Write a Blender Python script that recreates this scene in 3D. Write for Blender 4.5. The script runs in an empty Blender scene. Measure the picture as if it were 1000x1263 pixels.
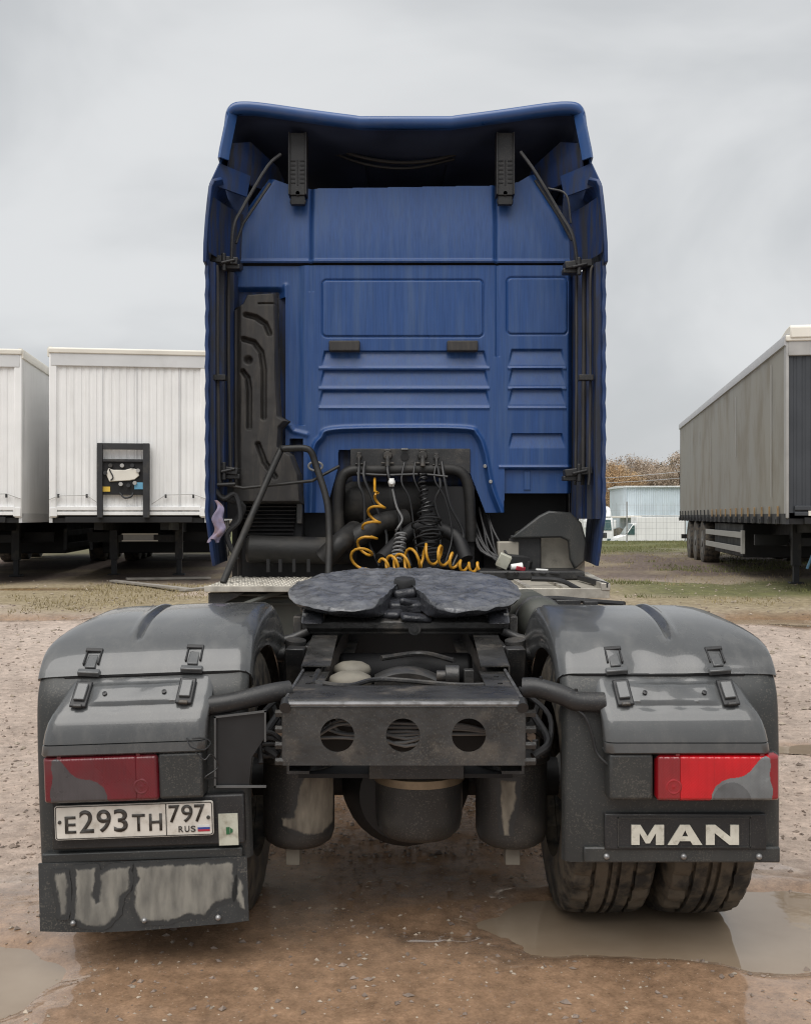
import bpy, bmesh, math, random
import numpy as np
from mathutils import Vector, Matrix, noise as mnoise

random.seed(7)
RNG = np.random.default_rng(11)
scene = bpy.context.scene
col = scene.collection
R = math.radians

# ------------------------------------------------------------------ camera, sky, sun, exposure
FPX = 1250.0          # focal length in pixels of a 1000 px wide frame
HOR = 637.0           # horizon row in the photograph
CAMZ = 1.53
cam_d = bpy.data.cameras.new('camera')
cam = bpy.data.objects.new('camera', cam_d)
col.objects.link(cam)
cam.location = (0, 0, CAMZ)
cam.rotation_euler = (R(90), 0, 0)
cam_d.sensor_fit = 'HORIZONTAL'
cam_d.sensor_width = 36.0
cam_d.lens = 36.0 * FPX / 1000.0
cam_d.shift_y = (HOR - 631.5) / 1000.0
cam_d.clip_start = 0.05
cam_d.clip_end = 2000
scene.camera = cam

SUN_EL, SUN_AZ = R(62), R(200)      # azimuth clockwise from +Y: behind the camera, a little left
world = bpy.data.worlds.new('World')
scene.world = world
world.use_nodes = True
wt = world.node_tree
for n in list(wt.nodes):
    wt.nodes.remove(n)
def wn(t, **k):
    n = wt.nodes.new(t)
    for a, b in k.items():
        setattr(n, a, b)
    return n
w_out = wn('ShaderNodeOutputWorld')
w_sky = wn('ShaderNodeTexSky', sky_type='NISHITA', sun_disc=False)
w_sky.sun_elevation = SUN_EL
w_sky.sun_rotation = SUN_AZ
w_sky.air_density = 1.0
w_sky.dust_density = 4.0
w_bg1 = wn('ShaderNodeBackground'); w_bg1.inputs['Strength'].default_value = 0.05
wt.links.new(w_sky.outputs[0], w_bg1.inputs['Color'])
w_tc = wn('ShaderNodeTexCoord')
w_map = wn('ShaderNodeMapping'); w_map.inputs['Scale'].default_value = (1.0, 1.0, 1.9)
wt.links.new(w_tc.outputs['Generated'], w_map.inputs['Vector'])
w_n1 = wn('ShaderNodeTexNoise'); w_n1.inputs['Scale'].default_value = 2.1
w_n1.inputs['Detail'].default_value = 5.0; w_n1.inputs['Roughness'].default_value = 0.5
w_n1.inputs['Distortion'].default_value = 0.5
wt.links.new(w_map.outputs[0], w_n1.inputs['Vector'])
w_ramp = wn('ShaderNodeValToRGB')
w_ramp.color_ramp.interpolation = 'EASE'
w_ramp.color_ramp.elements[0].position = 0.36; w_ramp.color_ramp.elements[0].color = (0.306, 0.315, 0.323, 1)
w_ramp.color_ramp.elements[1].position = 0.66; w_ramp.color_ramp.elements[1].color = (0.408, 0.414, 0.418, 1)
wt.links.new(w_n1.outputs[0], w_ramp.inputs[0])
w_bg2 = wn('ShaderNodeBackground'); w_bg2.inputs['Strength'].default_value = 1.0
wt.links.new(w_ramp.outputs[0], w_bg2.inputs['Color'])
w_mix = wn('ShaderNodeMixShader'); w_mix.inputs[0].default_value = 0.92
wt.links.new(w_bg1.outputs[0], w_mix.inputs[1]); wt.links.new(w_bg2.outputs[0], w_mix.inputs[2])
wt.links.new(w_mix.outputs[0], w_out.inputs['Surface'])

sun_d = bpy.data.lights.new('sun', 'SUN')
sun_d.energy = 1.5
sun_d.angle = R(60)
sun_d.color = (1.0, 0.97, 0.93)
sun = bpy.data.objects.new('sun', sun_d)
col.objects.link(sun)
sdir = Vector((math.sin(SUN_AZ) * math.cos(SUN_EL), math.cos(SUN_AZ) * math.cos(SUN_EL), math.sin(SUN_EL)))
sun.rotation_euler = sdir.to_track_quat('Z', 'Y').to_euler()
sun.location = (-3, -4, 12)

scene.view_settings.view_transform = 'Standard'
scene.view_settings.look = 'None'
scene.view_settings.gamma = 1.0
scene.view_settings.use_curve_mapping = False
scene.view_settings.exposure = 0.95
scene.cycles.filter_width = 1.15

# ------------------------------------------------------------------ helpers
def X(u, Y): return (u - 500.0) * Y / FPX           # photograph column at depth Y, in metres
def Z(v, Y): return CAMZ - (v - HOR) * Y / FPX      # photograph row at depth Y, in metres
def P(u, v, Y): return (X(u, Y), Y, Z(v, Y))

OFF = {}
XF = [None]          # optional transform of everything that is built next

def sm(a, b, x):
    t = np.clip((x - a) / (b - a), 0, 1)
    return t * t * (3 - 2 * t)

def tag(o, label=None, cat=None, group=None, kind=None):
    if label: o['label'] = label
    if cat: o['category'] = cat
    if group: o['group'] = group
    if kind: o['kind'] = kind
    return o

def empty(name, loc=(0, 0, 0), rz=0.0, world_coords=False):
    o = bpy.data.objects.new(name, None)
    o.empty_display_size = 0.3
    col.objects.link(o)
    o.location = loc
    o.rotation_euler = (0, 0, rz)
    OFF[o.name] = Vector(loc) if world_coords else Vector((0, 0, 0))
    return o

class MB:
    def __init__(s):
        s.v = []; s.f = []
    def add(s, vs, fs):
        b = len(s.v)
        s.v.extend([tuple(p) for p in vs])
        s.f.extend([tuple(i + b for i in f) for f in fs])
        return s
    def box(s, x0, x1, y0, y1, z0, z1):
        v = [(x0,y0,z0),(x1,y0,z0),(x1,y1,z0),(x0,y1,z0),(x0,y0,z1),(x1,y0,z1),(x1,y1,z1),(x0,y1,z1)]
        return s.add(v, [(0,3,2,1),(4,5,6,7),(0,1,5,4),(1,2,6,5),(2,3,7,6),(3,0,4,7)])
    def obox(s, c, size, rot=(0,0,0)):
        m = Matrix.Translation(c) @ (Matrix.Rotation(rot[2],4,'Z') @ Matrix.Rotation(rot[1],4,'Y') @ Matrix.Rotation(rot[0],4,'X'))
        h = [k / 2 for k in size]
        v = [m @ Vector((a*h[0], b*h[1], c_*h[2])) for c_ in (-1,1) for (a,b) in ((-1,-1),(1,-1),(1,1),(-1,1))]
        return s.add(v, [(0,3,2,1),(4,5,6,7),(0,1,5,4),(1,2,6,5),(2,3,7,6),(3,0,4,7)])
    def cyl(s, p0, p1, r0, r1=None, n=16, caps=True):
        r1 = r0 if r1 is None else r1
        p0 = Vector(p0); p1 = Vector(p1)
        d = (p1 - p0).normalized()
        a = d.orthogonal().normalized(); b = d.cross(a)
        v = []
        for p, r in ((p0, r0), (p1, r1)):
            for i in range(n):
                t = 2 * math.pi * i / n
                v.append(p + (a * math.cos(t) + b * math.sin(t)) * r)
        f = [(i, (i+1) % n, n + (i+1) % n, n + i) for i in range(n)]
        if caps:
            f.append(tuple(range(n))[::-1]); f.append(tuple(range(n, 2*n)))
        return s.add(v, f)
    def tube(s, pts, r, n=8, caps=True):
        pts = [Vector(p) for p in pts]
        m = len(pts)
        rr = r if isinstance(r, (list, tuple)) else [r] * m
        t0 = (pts[1] - pts[0]).normalized()
        a = t0.orthogonal().normalized()
        v = []
        for i in range(m):
            t = (pts[min(i+1, m-1)] - pts[max(i-1, 0)])
            if t.length < 1e-9: t = t0
            t = t.normalized()
            a = (a - t * a.dot(t))
            a = a.normalized() if a.length > 1e-6 else t.orthogonal().normalized()
            b = t.cross(a)
            for k in range(n):
                q = 2 * math.pi * k / n
                v.append(pts[i] + (a * math.cos(q) + b * math.sin(q)) * rr[i])
        f = []
        for i in range(m - 1):
            for k in range(n):
                f.append((i*n+k, i*n+(k+1) % n, (i+1)*n+(k+1) % n, (i+1)*n+k))
        if caps:
            f.append(tuple(range(n))[::-1]); f.append(tuple((m-1)*n + k for k in range(n)))
        return s.add(v, f)
    def grid(s, G, close_u=False):
        n = len(G); m = len(G[0])
        v = [p for row in G for p in row]
        f = []
        for i in range(n if close_u else n - 1):
            for j in range(m - 1):
                i2 = (i + 1) % n
                f.append((i*m+j, i*m+j+1, i2*m+j+1, i2*m+j))
        return s.add(v, f)
    def prism(s, poly, axis, a0, a1):
        """polygon extruded along an axis: poly pairs are the two other coordinates in x,y,z order"""
        def mk(p, a):
            if axis == 'x': return (a, p[0], p[1])
            if axis == 'y': return (p[0], a, p[1])
            return (p[0], p[1], a)
        n = len(poly)
        v = [mk(p, a0) for p in poly] + [mk(p, a1) for p in poly]
        f = [tuple(range(n)), tuple(range(2*n-1, n-1, -1))]
        f += [(i, n+i, n+(i+1) % n, (i+1) % n) for i in range(n)]
        return s.add(v, f)
    def lathe(s, prof, o, d, n=24):
        """prof: (radius, height along d)"""
        o = Vector(o); d = Vector(d).normalized()
        a = d.orthogonal().normalized(); b = d.cross(a)
        m = len(prof)
        v = []
        for i in range(n):
            t = 2 * math.pi * i / n
            e = a * math.cos(t) + b * math.sin(t)
            for r, h in prof:
                v.append(o + d * h + e * max(r, 1e-4))
        f = []
        for i in range(n):
            for j in range(m - 1):
                i2 = (i + 1) % n
                f.append((i*m+j, i*m+j+1, i2*m+j+1, i2*m+j))
        if prof[0][0] > 2e-3: f.append(tuple(i*m for i in range(n))[::-1])
        if prof[-1][0] > 2e-3: f.append(tuple(i*m + m - 1 for i in range(n)))
        return s.add(v, f)
    def build(s, name, mat, parent=None, bevel=0.0, ang=38, solid=0.0, sub=0, label=None, seg=2, recalc=True, flip=False):
        v = np.array(s.v, dtype=float)
        if XF[0] is not None:
            m = np.array(XF[0])
            v = v @ m[:3, :3].T + m[:3, 3]
        c = Vector(((v[:,0].min()+v[:,0].max())/2, (v[:,1].min()+v[:,1].max())/2, v[:,2].min()))
        me = bpy.data.meshes.new(name)
        me.from_pydata([tuple(p) for p in (v - np.array(c))], [], s.f)
        if recalc:
            bm = bmesh.new(); bm.from_mesh(me)
            bmesh.ops.recalc_face_normals(bm, faces=bm.faces)
            if flip: bmesh.ops.reverse_faces(bm, faces=bm.faces)
            bm.to_mesh(me); bm.free()
        me.polygons.foreach_set('use_smooth', [True] * len(me.polygons))
        me.set_sharp_from_angle(angle=R(ang))
        me.materials.append(M[mat] if isinstance(mat, str) else mat)
        o = bpy.data.objects.new(name, me)
        col.objects.link(o)
        if parent is not None:
            o.parent = parent
            o.location = c - OFF[parent.name]
        else:
            o.location = c
        OFF[o.name] = c
        if sub:
            q = o.modifiers.new('sub', 'SUBSURF'); q.levels = sub; q.render_levels = sub
        if solid:
            q = o.modifiers.new('solid', 'SOLIDIFY'); q.thickness = solid; q.offset = 0
            if not bevel:
                q = o.modifiers.new('split', 'EDGE_SPLIT'); q.split_angle = R(max(ang, 40)); q.use_edge_sharp = False
        if bevel:
            q = o.modifiers.new('bevel', 'BEVEL'); q.width = bevel; q.segments = seg
            q.limit_method = 'ANGLE'; q.angle_limit = R(40); q.harden_normals = False
        if label: o['label'] = label
        return o

def fast_mesh(name, v, quads, mat, parent=None, origin=None, tris=False, smooth=True, ang=None):
    """numpy verts (n,3) and faces (m,4) or (m,3) into one mesh object"""
    v = np.asarray(v, dtype=np.float64)
    c = Vector(origin) if origin is not None else Vector(((v[:,0].min()+v[:,0].max())/2, (v[:,1].min()+v[:,1].max())/2, v[:,2].min()))
    v = v - np.array(c)
    k = 3 if tris else 4
    me = bpy.data.meshes.new(name)
    me.vertices.add(len(v)); me.vertices.foreach_set('co', v.ravel().astype(np.float32))
    q = np.asarray(quads, dtype=np.int32)
    me.loops.add(q.size); me.loops.foreach_set('vertex_index', q.ravel())
    me.polygons.add(len(q)); me.polygons.foreach_set('loop_start', np.arange(0, q.size, k, dtype=np.int32))
    me.polygons.foreach_set('use_smooth', np.full(len(q), smooth))
    me.update(calc_edges=True)
    if ang: me.set_sharp_from_angle(angle=R(ang))
    me.materials.append(M[mat] if isinstance(mat, str) else mat)
    o = bpy.data.objects.new(name, me)
    col.objects.link(o)
    if parent is not None:
        o.parent = parent; o.location = c - OFF[parent.name]
    else:
        o.location = c
    OFF[o.name] = c
    return o

def relief(name, mat, parent, Y, u0, u1, v0, v1, keep, depth, step=0.8, ang=32):
    """pressed sheet standing at depth Y: fine grid over photograph columns/rows, pressed by depth(U,V) metres (plus = away)"""
    us = np.arange(u0, u1 + step/2, step); vs = np.arange(v0, v1 + step/2, step)
    U, V = np.meshgrid(us, vs)
    D = depth(U, V)
    pts = np.stack([X(U, Y), Y + D, Z(V, Y)], -1).reshape(-1, 3)
    n, m = U.shape
    idx = np.arange(n*m).reshape(n, m)
    q = np.stack([idx[:-1,:-1], idx[1:,:-1], idx[1:,1:], idx[:-1,1:]], -1).reshape(-1, 4)
    Uc = (U[:-1,:-1] + step/2).ravel(); Vc = (V[:-1,:-1] + step/2).ravel()
    q = q[keep(Uc, Vc)]
    used = np.unique(q)
    rm = -np.ones(n*m, dtype=int); rm[used] = np.arange(len(used))
    return fast_mesh(name, pts[used], rm[q], mat, parent, ang=ang)

def sd_rbox(U, V, u0, u1, v0, v1, r):
    qx = np.abs(U - (u0+u1)/2) - (u1-u0)/2 + r
    qy = np.abs(V - (v0+v1)/2) - (v1-v0)/2 + r
    return np.hypot(np.maximum(qx, 0), np.maximum(qy, 0)) + np.minimum(np.maximum(qx, qy), 0) - r
def sd_poly(U, V, pts):
    d = np.full(np.shape(U), 1e9)
    for (a, b), (c, e) in zip(pts[:-1], pts[1:]):
        t = np.clip(((U-a)*(c-a) + (V-b)*(e-b)) / max((c-a)**2 + (e-b)**2, 1e-9), 0, 1)
        d = np.minimum(d, np.hypot(U - a - t*(c-a), V - b - t*(e-b)))
    return d
def in_poly(U, V, poly):
    U = np.asarray(U); ins = np.zeros(U.shape, bool)
    n = len(poly)
    for i in range(n):
        x0, y0 = poly[i]; x1, y1 = poly[(i+1) % n]
        if y0 == y1: continue
        c = ((y0 > V) != (y1 > V)) & (U < (x1-x0)*(V-y0)/(y1-y0) + x0)
        ins ^= c
    return ins

def smooth_path(pts, k=6):
    """Catmull-Rom through the points"""
    p = [Vector(q) for q in pts]
    p = [p[0]*2 - p[1]] + p + [p[-1]*2 - p[-2]]
    out = []
    for i in range(1, len(p) - 2):
        for j in range(k):
            t = j / k
            a, b, c, d = p[i-1], p[i], p[i+1], p[i+2]
            out.append(0.5*((2*b) + (c-a)*t + (2*a-5*b+4*c-d)*t*t + (3*b-a-3*c+d)*t**3))
    out.append(p[-2])
    return out

def coil_path(pts, rad, turns, k=14, jit=0.0):
    """helix wound round a smooth axis"""
    ax = smooth_path(pts, 12)
    n = int(turns * k); out = []
    a = None
    for i in range(n + 1):
        t = i / n * (len(ax) - 1)
        j = min(int(t), len(ax) - 2); fr = t - j
        c = ax[j].lerp(ax[j+1], fr)
        d = (ax[j+1] - ax[j]).normalized()
        a = d.orthogonal().normalized() if a is None else (a - d * a.dot(d)).normalized()
        b = d.cross(a)
        rr = rad(i / n) if callable(rad) else rad
        rr *= 1 + jit * math.sin(i * 0.37)
        q = 2 * math.pi * i / k
        out.append(c + (a * math.cos(q) + b * math.sin(q)) * rr)
    return out

def text_mesh(name, s, height, x, y, z, mat, parent, wide=1.0, bold=0.0, shear=0.0, align='LEFT', depth=0.0015):
    cu = bpy.data.curves.new('t', 'FONT')
    cu.body = s; cu.align_x = align; cu.offset = bold; cu.extrude = 0.0
    cu.size = 1.0
    ob = bpy.data.objects.new('t', cu); col.objects.link(ob)
    dg = bpy.context.evaluated_depsgraph_get()
    me = bpy.data.meshes.new_from_object(ob.evaluated_get(dg))
    v = np.array([q.co[:] for q in me.vertices]); f = [tuple(p.vertices) for p in me.polygons]
    bpy.data.objects.remove(ob); bpy.data.curves.remove(cu); bpy.data.meshes.remove(me)
    hh = v[:,1].max() - v[:,1].min()
    k = height / hh
    v[:,1] -= v[:,1].min()
    v[:,0] -= v[:,0].min()
    b = MB()
    b.add([(x + p[0]*k*wide, y, z + p[1]*k) for p in v], f)
    o = b.build(name, mat, parent, recalc=False)
    q = o.modifiers.new('solid', 'SOLIDIFY'); q.thickness = depth; q.offset = 0
    return o

# ------------------------------------------------------------------ materials
M = {}
def mat(name, c, rough=0.5, metal=0.0, var=0.18, scale=6.0, bump=0.0, bscale=80.0, dirt=None, dirt_lo=0.5, dirt_hi=0.7, dscale=5.0,
        dstretch=(1,1,1), dmax=0.8, coat=0.0, spec=0.5, rvar=0.1, drough=0.85, trans=0.0, ior=1.45, stretch=None, specks=0.0):
    m = bpy.data.materials.new(name); m.use_nodes = True
    t = m.node_tree; b = t.nodes['Principled BSDF']
    N = lambda ty: t.nodes.new(ty)
    geo = N('ShaderNodeNewGeometry')
    n1 = N('ShaderNodeTexNoise'); n1.inputs['Scale'].default_value = scale; n1.inputs['Detail'].default_value = 6
    if stretch:
        ms = N('ShaderNodeMapping'); ms.inputs['Scale'].default_value = stretch
        t.links.new(geo.outputs['Position'], ms.inputs['Vector']); t.links.new(ms.outputs[0], n1.inputs['Vector'])
    else:
        t.links.new(geo.outputs['Position'], n1.inputs['Vector'])
    mp = N('ShaderNodeMapRange'); mp.inputs['From Min'].default_value = 0.3; mp.inputs['From Max'].default_value = 0.7
    mp.inputs['To Min'].default_value = 1 - var; mp.inputs['To Max'].default_value = 1 + var
    t.links.new(n1.outputs[0], mp.inputs['Value'])
    mul = N('ShaderNodeVectorMath'); mul.operation = 'SCALE'
    mul.inputs[0].default_value = c[:3]
    t.links.new(mp.outputs[0], mul.inputs['Scale'])
    colout = mul.outputs[0]
    rr = N('ShaderNodeMapRange'); rr.inputs['From Min'].default_value = 0.3; rr.inputs['From Max'].default_value = 0.7
    rr.inputs['To Min'].default_value = max(0.02, rough - rvar); rr.inputs['To Max'].default_value = min(1, rough + rvar)
    t.links.new(n1.outputs[0], rr.inputs['Value'])
    rout = rr.outputs[0]
    if dirt is not None:
        md = N('ShaderNodeMapping'); md.inputs['Scale'].default_value = dstretch
        t.links.new(geo.outputs['Position'], md.inputs['Vector'])
        n2 = N('ShaderNodeTexNoise'); n2.inputs['Scale'].default_value = dscale; n2.inputs['Detail'].default_value = 8
        n2.inputs['Roughness'].default_value = 0.6
        t.links.new(md.outputs[0], n2.inputs['Vector'])
        m2 = N('ShaderNodeMapRange'); m2.interpolation_type = 'SMOOTHSTEP'
        m2.inputs['From Min'].default_value = dirt_lo; m2.inputs['From Max'].default_value = dirt_hi
        m2.inputs['To Max'].default_value = dmax
        t.links.new(n2.outputs[0], m2.inputs['Value'])
        mx = N('ShaderNodeMix'); mx.data_type = 'RGBA'
        t.links.new(m2.outputs[0], mx.inputs['Factor']); t.links.new(colout, mx.inputs['A'])
        mx.inputs['B'].default_value = (*dirt, 1)
        colout = mx.outputs['Result']
        mr = N('ShaderNodeMix')
        t.links.new(m2.outputs[0], mr.inputs['Factor']); t.links.new(rout, mr.inputs['A']); mr.inputs['B'].default_value = drough
        rout = mr.outputs['Result']
    if specks:
        n4 = N('ShaderNodeTexNoise'); n4.inputs['Scale'].default_value = 170; n4.inputs['Detail'].default_value = 2; n4.inputs['Roughness'].default_value = 0.6
        n5 = N('ShaderNodeTexNoise'); n5.inputs['Scale'].default_value = 7; n5.inputs['Detail'].default_value = 3
        t.links.new(geo.outputs['Position'], n4.inputs['Vector']); t.links.new(geo.outputs['Position'], n5.inputs['Vector'])
        a5 = N('ShaderNodeMath'); a5.operation = 'MULTIPLY_ADD'; t.links.new(n5.outputs[0], a5.inputs[0]); a5.inputs[1].default_value = 0.35; t.links.new(n4.outputs[0], a5.inputs[2])
        m4 = N('ShaderNodeMapRange'); m4.inputs['From Min'].default_value = 0.76; m4.inputs['From Max'].default_value = 0.84; m4.inputs['To Max'].default_value = specks
        t.links.new(a5.outputs[0], m4.inputs['Value'])
        x4 = N('ShaderNodeMix'); x4.data_type = 'RGBA'; t.links.new(m4.outputs[0], x4.inputs['Factor']); t.links.new(colout, x4.inputs['A']); x4.inputs['B'].default_value = (0.21, 0.19, 0.16, 1)
        colout = x4.outputs['Result']
    t.links.new(colout, b.inputs['Base Color']); t.links.new(rout, b.inputs['Roughness'])
    b.inputs['Metallic'].default_value = metal
    b.inputs['Coat Weight'].default_value = coat; b.inputs['Coat Roughness'].default_value = 0.06
    b.inputs['Specular IOR Level'].default_value = spec
    b.inputs['Transmission Weight'].default_value = trans
    b.inputs['IOR'].default_value = ior
    if bump:
        n3 = N('ShaderNodeTexNoise'); n3.inputs['Scale'].default_value = bscale; n3.inputs['Detail'].default_value = 6
        t.links.new(geo.outputs['Position'], n3.inputs['Vector'])
        bp = N('ShaderNodeBump'); bp.inputs['Strength'].default_value = min(1, bump); bp.inputs['Distance'].default_value = 0.012
        t.links.new(n3.outputs[0], bp.inputs['Height'])
        t.links.new(bp.outputs[0], b.inputs['Normal'])
    M[name] = m
    return m

DUST = (0.24, 0.215, 0.18)
mat('blue_edge', (0.013, 0.038, 0.125), 0.45, var=0.2, scale=3, dirt=(0.03, 0.036, 0.05), dirt_lo=0.42, dirt_hi=0.7, dscale=3, dstretch=(6, 6, 1), dmax=0.8)
mat('blue_paint', (0.016, 0.060, 0.200), 0.40, var=0.15, scale=5, stretch=(26, 26, 0.8), coat=0.08, dirt=(0.075, 0.125, 0.22), dirt_lo=0.40, dirt_hi=0.80, dscale=2.2, dstretch=(8, 8, 0.7), dmax=0.42, drough=0.75)
mat('blue_gloss', (0.024, 0.078, 0.235), 0.34, var=0.1, scale=3, coat=0.4, dirt=(0.12, 0.14, 0.17), dirt_lo=0.5, dirt_hi=0.8, dscale=6, dmax=0.3)
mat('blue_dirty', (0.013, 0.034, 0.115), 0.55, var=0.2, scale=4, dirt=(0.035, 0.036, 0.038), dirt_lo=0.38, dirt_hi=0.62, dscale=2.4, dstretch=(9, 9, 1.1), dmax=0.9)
mat('fender_plastic', (0.070, 0.073, 0.075), 0.30, var=0.15, scale=3, bump=0.06, bscale=300, coat=0.6, specks=0.10, dirt=(0.16, 0.158, 0.15), dirt_lo=0.44, dirt_hi=0.80, dscale=9, dstretch=(1.6, 1, 0.8), dmax=0.42, drough=0.55)
mat('fender_dark', (0.034, 0.036, 0.036), 0.40, specks=0.22, var=0.15, scale=4, dirt=(0.13, 0.12, 0.10), dirt_lo=0.5, dirt_hi=0.85, dscale=4, dstretch=(1, 1, 0.4), dmax=0.45)
mat('black_plastic', (0.022, 0.022, 0.023), 0.45, specks=0.15, var=0.25, scale=9, dirt=(0.10, 0.095, 0.085), dirt_lo=0.55, dirt_hi=0.85, dscale=6, dmax=0.4)
mat('duct_plastic', (0.034, 0.032, 0.031), 0.6, var=0.2, scale=5, dirt=(0.095, 0.085, 0.073), dirt_lo=0.42, dirt_hi=0.75, dscale=3.2, dstretch=(8, 8, 1.2), dmax=0.6)
mat('black_rubber', (0.022, 0.022, 0.023), 0.6, var=0.25, scale=12, bump=0.1, bscale=90)
mat('strap_black', (0.018, 0.018, 0.019), 0.38, var=0.2, scale=12)
mat('frame_black', (0.028, 0.028, 0.029), 0.4, specks=0.2, metal=0.0, var=0.3, scale=7, bump=0.15, bscale=45, dirt=(0.115, 0.10, 0.082), dirt_lo=0.5, dirt_hi=0.75, dscale=5, dmax=0.65, coat=0.1)
mat('frame_worn', (0.046, 0.045, 0.044), 0.32, specks=0.22, metal=0.2, var=0.3, scale=9, bump=0.22, bscale=38, dirt=(0.13, 0.11, 0.09), dirt_lo=0.5, dirt_hi=0.72, dscale=6, dmax=0.7)
mat('steel_edge', (0.20, 0.20, 0.205), 0.36, metal=0.6, var=0.3, scale=14, dirt=(0.07, 0.065, 0.06), dirt_lo=0.45, dirt_hi=0.7, dscale=9, dmax=0.8)
mat('grease', (0.115, 0.118, 0.128), 0.30, var=0.3, scale=16, bump=0.55, bscale=48, coat=0.35, dirt=(0.022, 0.023, 0.027), dirt_lo=0.5, dirt_hi=0.75, dscale=12, dmax=0.8, drough=0.22)
mat('grease_dark', (0.03, 0.031, 0.036), 0.28, var=0.4, scale=16, bump=0.7, bscale=34)
mat('tank_paint', (0.030, 0.030, 0.030), 0.42, specks=0.25, var=0.2, scale=5, dirt=(0.10, 0.09, 0.075), dirt_lo=0.5, dirt_hi=0.8, dscale=5, dmax=0.5)
mat('brass_band', (0.24, 0.19, 0.13), 0.42, metal=0.6, var=0.3, scale=14)
mat('aluminium', (0.52, 0.49, 0.43), 0.42, metal=0.55, var=0.25, scale=9, dirt=DUST, dirt_lo=0.45, dirt_hi=0.75, dscale=8, dmax=0.7)
mat('cap_beige', (0.18, 0.165, 0.135), 0.6, var=0.2, scale=12, dirt=(0.12, 0.105, 0.085), dirt_lo=0.5, dirt_hi=0.8, dscale=9, dmax=0.8)
mat('panel_beige', (0.34, 0.315, 0.265), 0.75, var=0.2, scale=5, dirt=(0.07, 0.065, 0.055), dirt_lo=0.45, dirt_hi=0.7, dscale=5, dmax=0.8, bump=0.1)
mat('olive_box', (0.075, 0.078, 0.068), 0.6, var=0.2, scale=4, dirt=(0.15, 0.135, 0.11), dirt_lo=0.45, dirt_hi=0.8, dscale=4, dmax=0.5)
mat('red_lens', (0.50, 0.004, 0.010), 0.14, var=0.15, scale=9, coat=0.35, spec=0.6, rvar=0.05)
mat('red_lens_deep', (0.24, 0.005, 0.010), 0.2, var=0.15, scale=9, coat=0.9, rvar=0.05)
mat('red_lens_dusty', (0.125, 0.008, 0.014), 0.28, var=0.2, scale=8, coat=0.4, dirt=(0.075, 0.04, 0.042), dirt_lo=0.45, dirt_hi=0.8, dscale=6, dmax=0.55)
mat('smoke_lens', (0.15, 0.16, 0.165), 0.2, var=0.25, scale=14, coat=0.8)
mat('smoke_lens_deep', (0.095, 0.10, 0.105), 0.2, var=0.25, scale=14, coat=0.8)
mat('smoke_lens_dusty', (0.062, 0.055, 0.058), 0.32, var=0.2, scale=12, coat=0.5)
mat('plate_white', (0.62, 0.585, 0.53), 0.5, var=0.12, scale=14, dirt=(0.30, 0.255, 0.20), dirt_lo=0.48, dirt_hi=0.8, dscale=22, dmax=0.7)
mat('plate_black', (0.05, 0.045, 0.04), 0.5, var=0.4, scale=60)
mat('flag_blue', (0.03, 0.06, 0.26), 0.5); mat('flag_red', (0.38, 0.03, 0.05), 0.5); mat('flag_white', (0.6, 0.6, 0.6), 0.5)
mat('sticker_cream', (0.50, 0.50, 0.42), 0.5, dirt=(0.2, 0.17, 0.12), dirt_lo=0.45, dirt_hi=0.75, dscale=20)
mat('sticker_green', (0.03, 0.12, 0.05), 0.5)
mat('letter_cream', (0.62, 0.60, 0.52), 0.55, var=0.1, scale=30, dirt=(0.30, 0.28, 0.22), dirt_lo=0.5, dirt_hi=0.75, dscale=40, dmax=0.7)
mat('flap_rubber', (0.034, 0.036, 0.037), 0.45, specks=0.3, var=0.2, scale=6, dirt=(0.12, 0.115, 0.10), dirt_lo=0.55, dirt_hi=0.85, dscale=9, dmax=0.5)
mat('dry_mud', (0.26, 0.248, 0.218), 0.9, var=0.22, scale=30, dirt=(0.13, 0.125, 0.11), dirt_lo=0.42, dirt_hi=0.75, dscale=10, dstretch=(3, 1, 0.6), dmax=0.75, bump=0.1)
mat('tan_mud', (0.23, 0.205, 0.165), 0.9, var=0.22, scale=25, dirt=(0.09, 0.08, 0.065), dirt_lo=0.45, dirt_hi=0.75, dscale=14, dstretch=(3, 1, 0.5), dmax=0.8)
mat('bolt_steel', (0.30, 0.30, 0.30), 0.4, metal=0.7, var=0.2)
mat('yellow_hose', (0.52, 0.26, 0.022), 0.38, var=0.2, scale=20)
mat('grey_hose', (0.18, 0.18, 0.18), 0.45)
mat('white_gloss', (0.8, 0.8, 0.78), 0.15, var=0.05)
mat('tyre', (0.020, 0.0195, 0.019), 0.6, var=0.3, scale=10, bump=0.25, bscale=60, dirt=(0.125, 0.103, 0.076), dirt_lo=0.36, dirt_hi=0.60, dscale=11, dmax=0.85)
mat('rim_grey', (0.12, 0.12, 0.12), 0.5, metal=0.4, dirt=DUST, dirt_lo=0.4, dirt_hi=0.7)
mat('glass_dark', (0.02, 0.03, 0.035), 0.05, var=0.05)
mat('cloth_lilac', (0.24, 0.215, 0.31), 0.9, var=0.25, scale=18, dirt=(0.20, 0.12, 0.09), dirt_lo=0.5, dirt_hi=0.7, dscale=14)
mat('trailer_white', (0.80, 0.80, 0.795), 0.45, var=0.05, scale=2, dirt=(0.58, 0.57, 0.55), dirt_lo=0.5, dirt_hi=0.85, dscale=2.2, dstretch=(5, 5, 0.5), dmax=0.5)
mat('trailer_header', (0.60, 0.605, 0.61), 0.5, var=0.06, scale=2, dirt=(0.42, 0.41, 0.39), dirt_lo=0.5, dirt_hi=0.85, dscale=3, dmax=0.5)
mat('trailer_cream', (0.72, 0.69, 0.62), 0.6, var=0.08, scale=2)
mat('underside_dark', (0.011, 0.011, 0.012), 0.65, var=0.3, scale=4)
mat('leg_dark', (0.026, 0.027, 0.03), 0.6, var=0.3, scale=4, dirt=(0.10, 0.09, 0.075), dirt_lo=0.5, dirt_hi=0.8)
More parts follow.
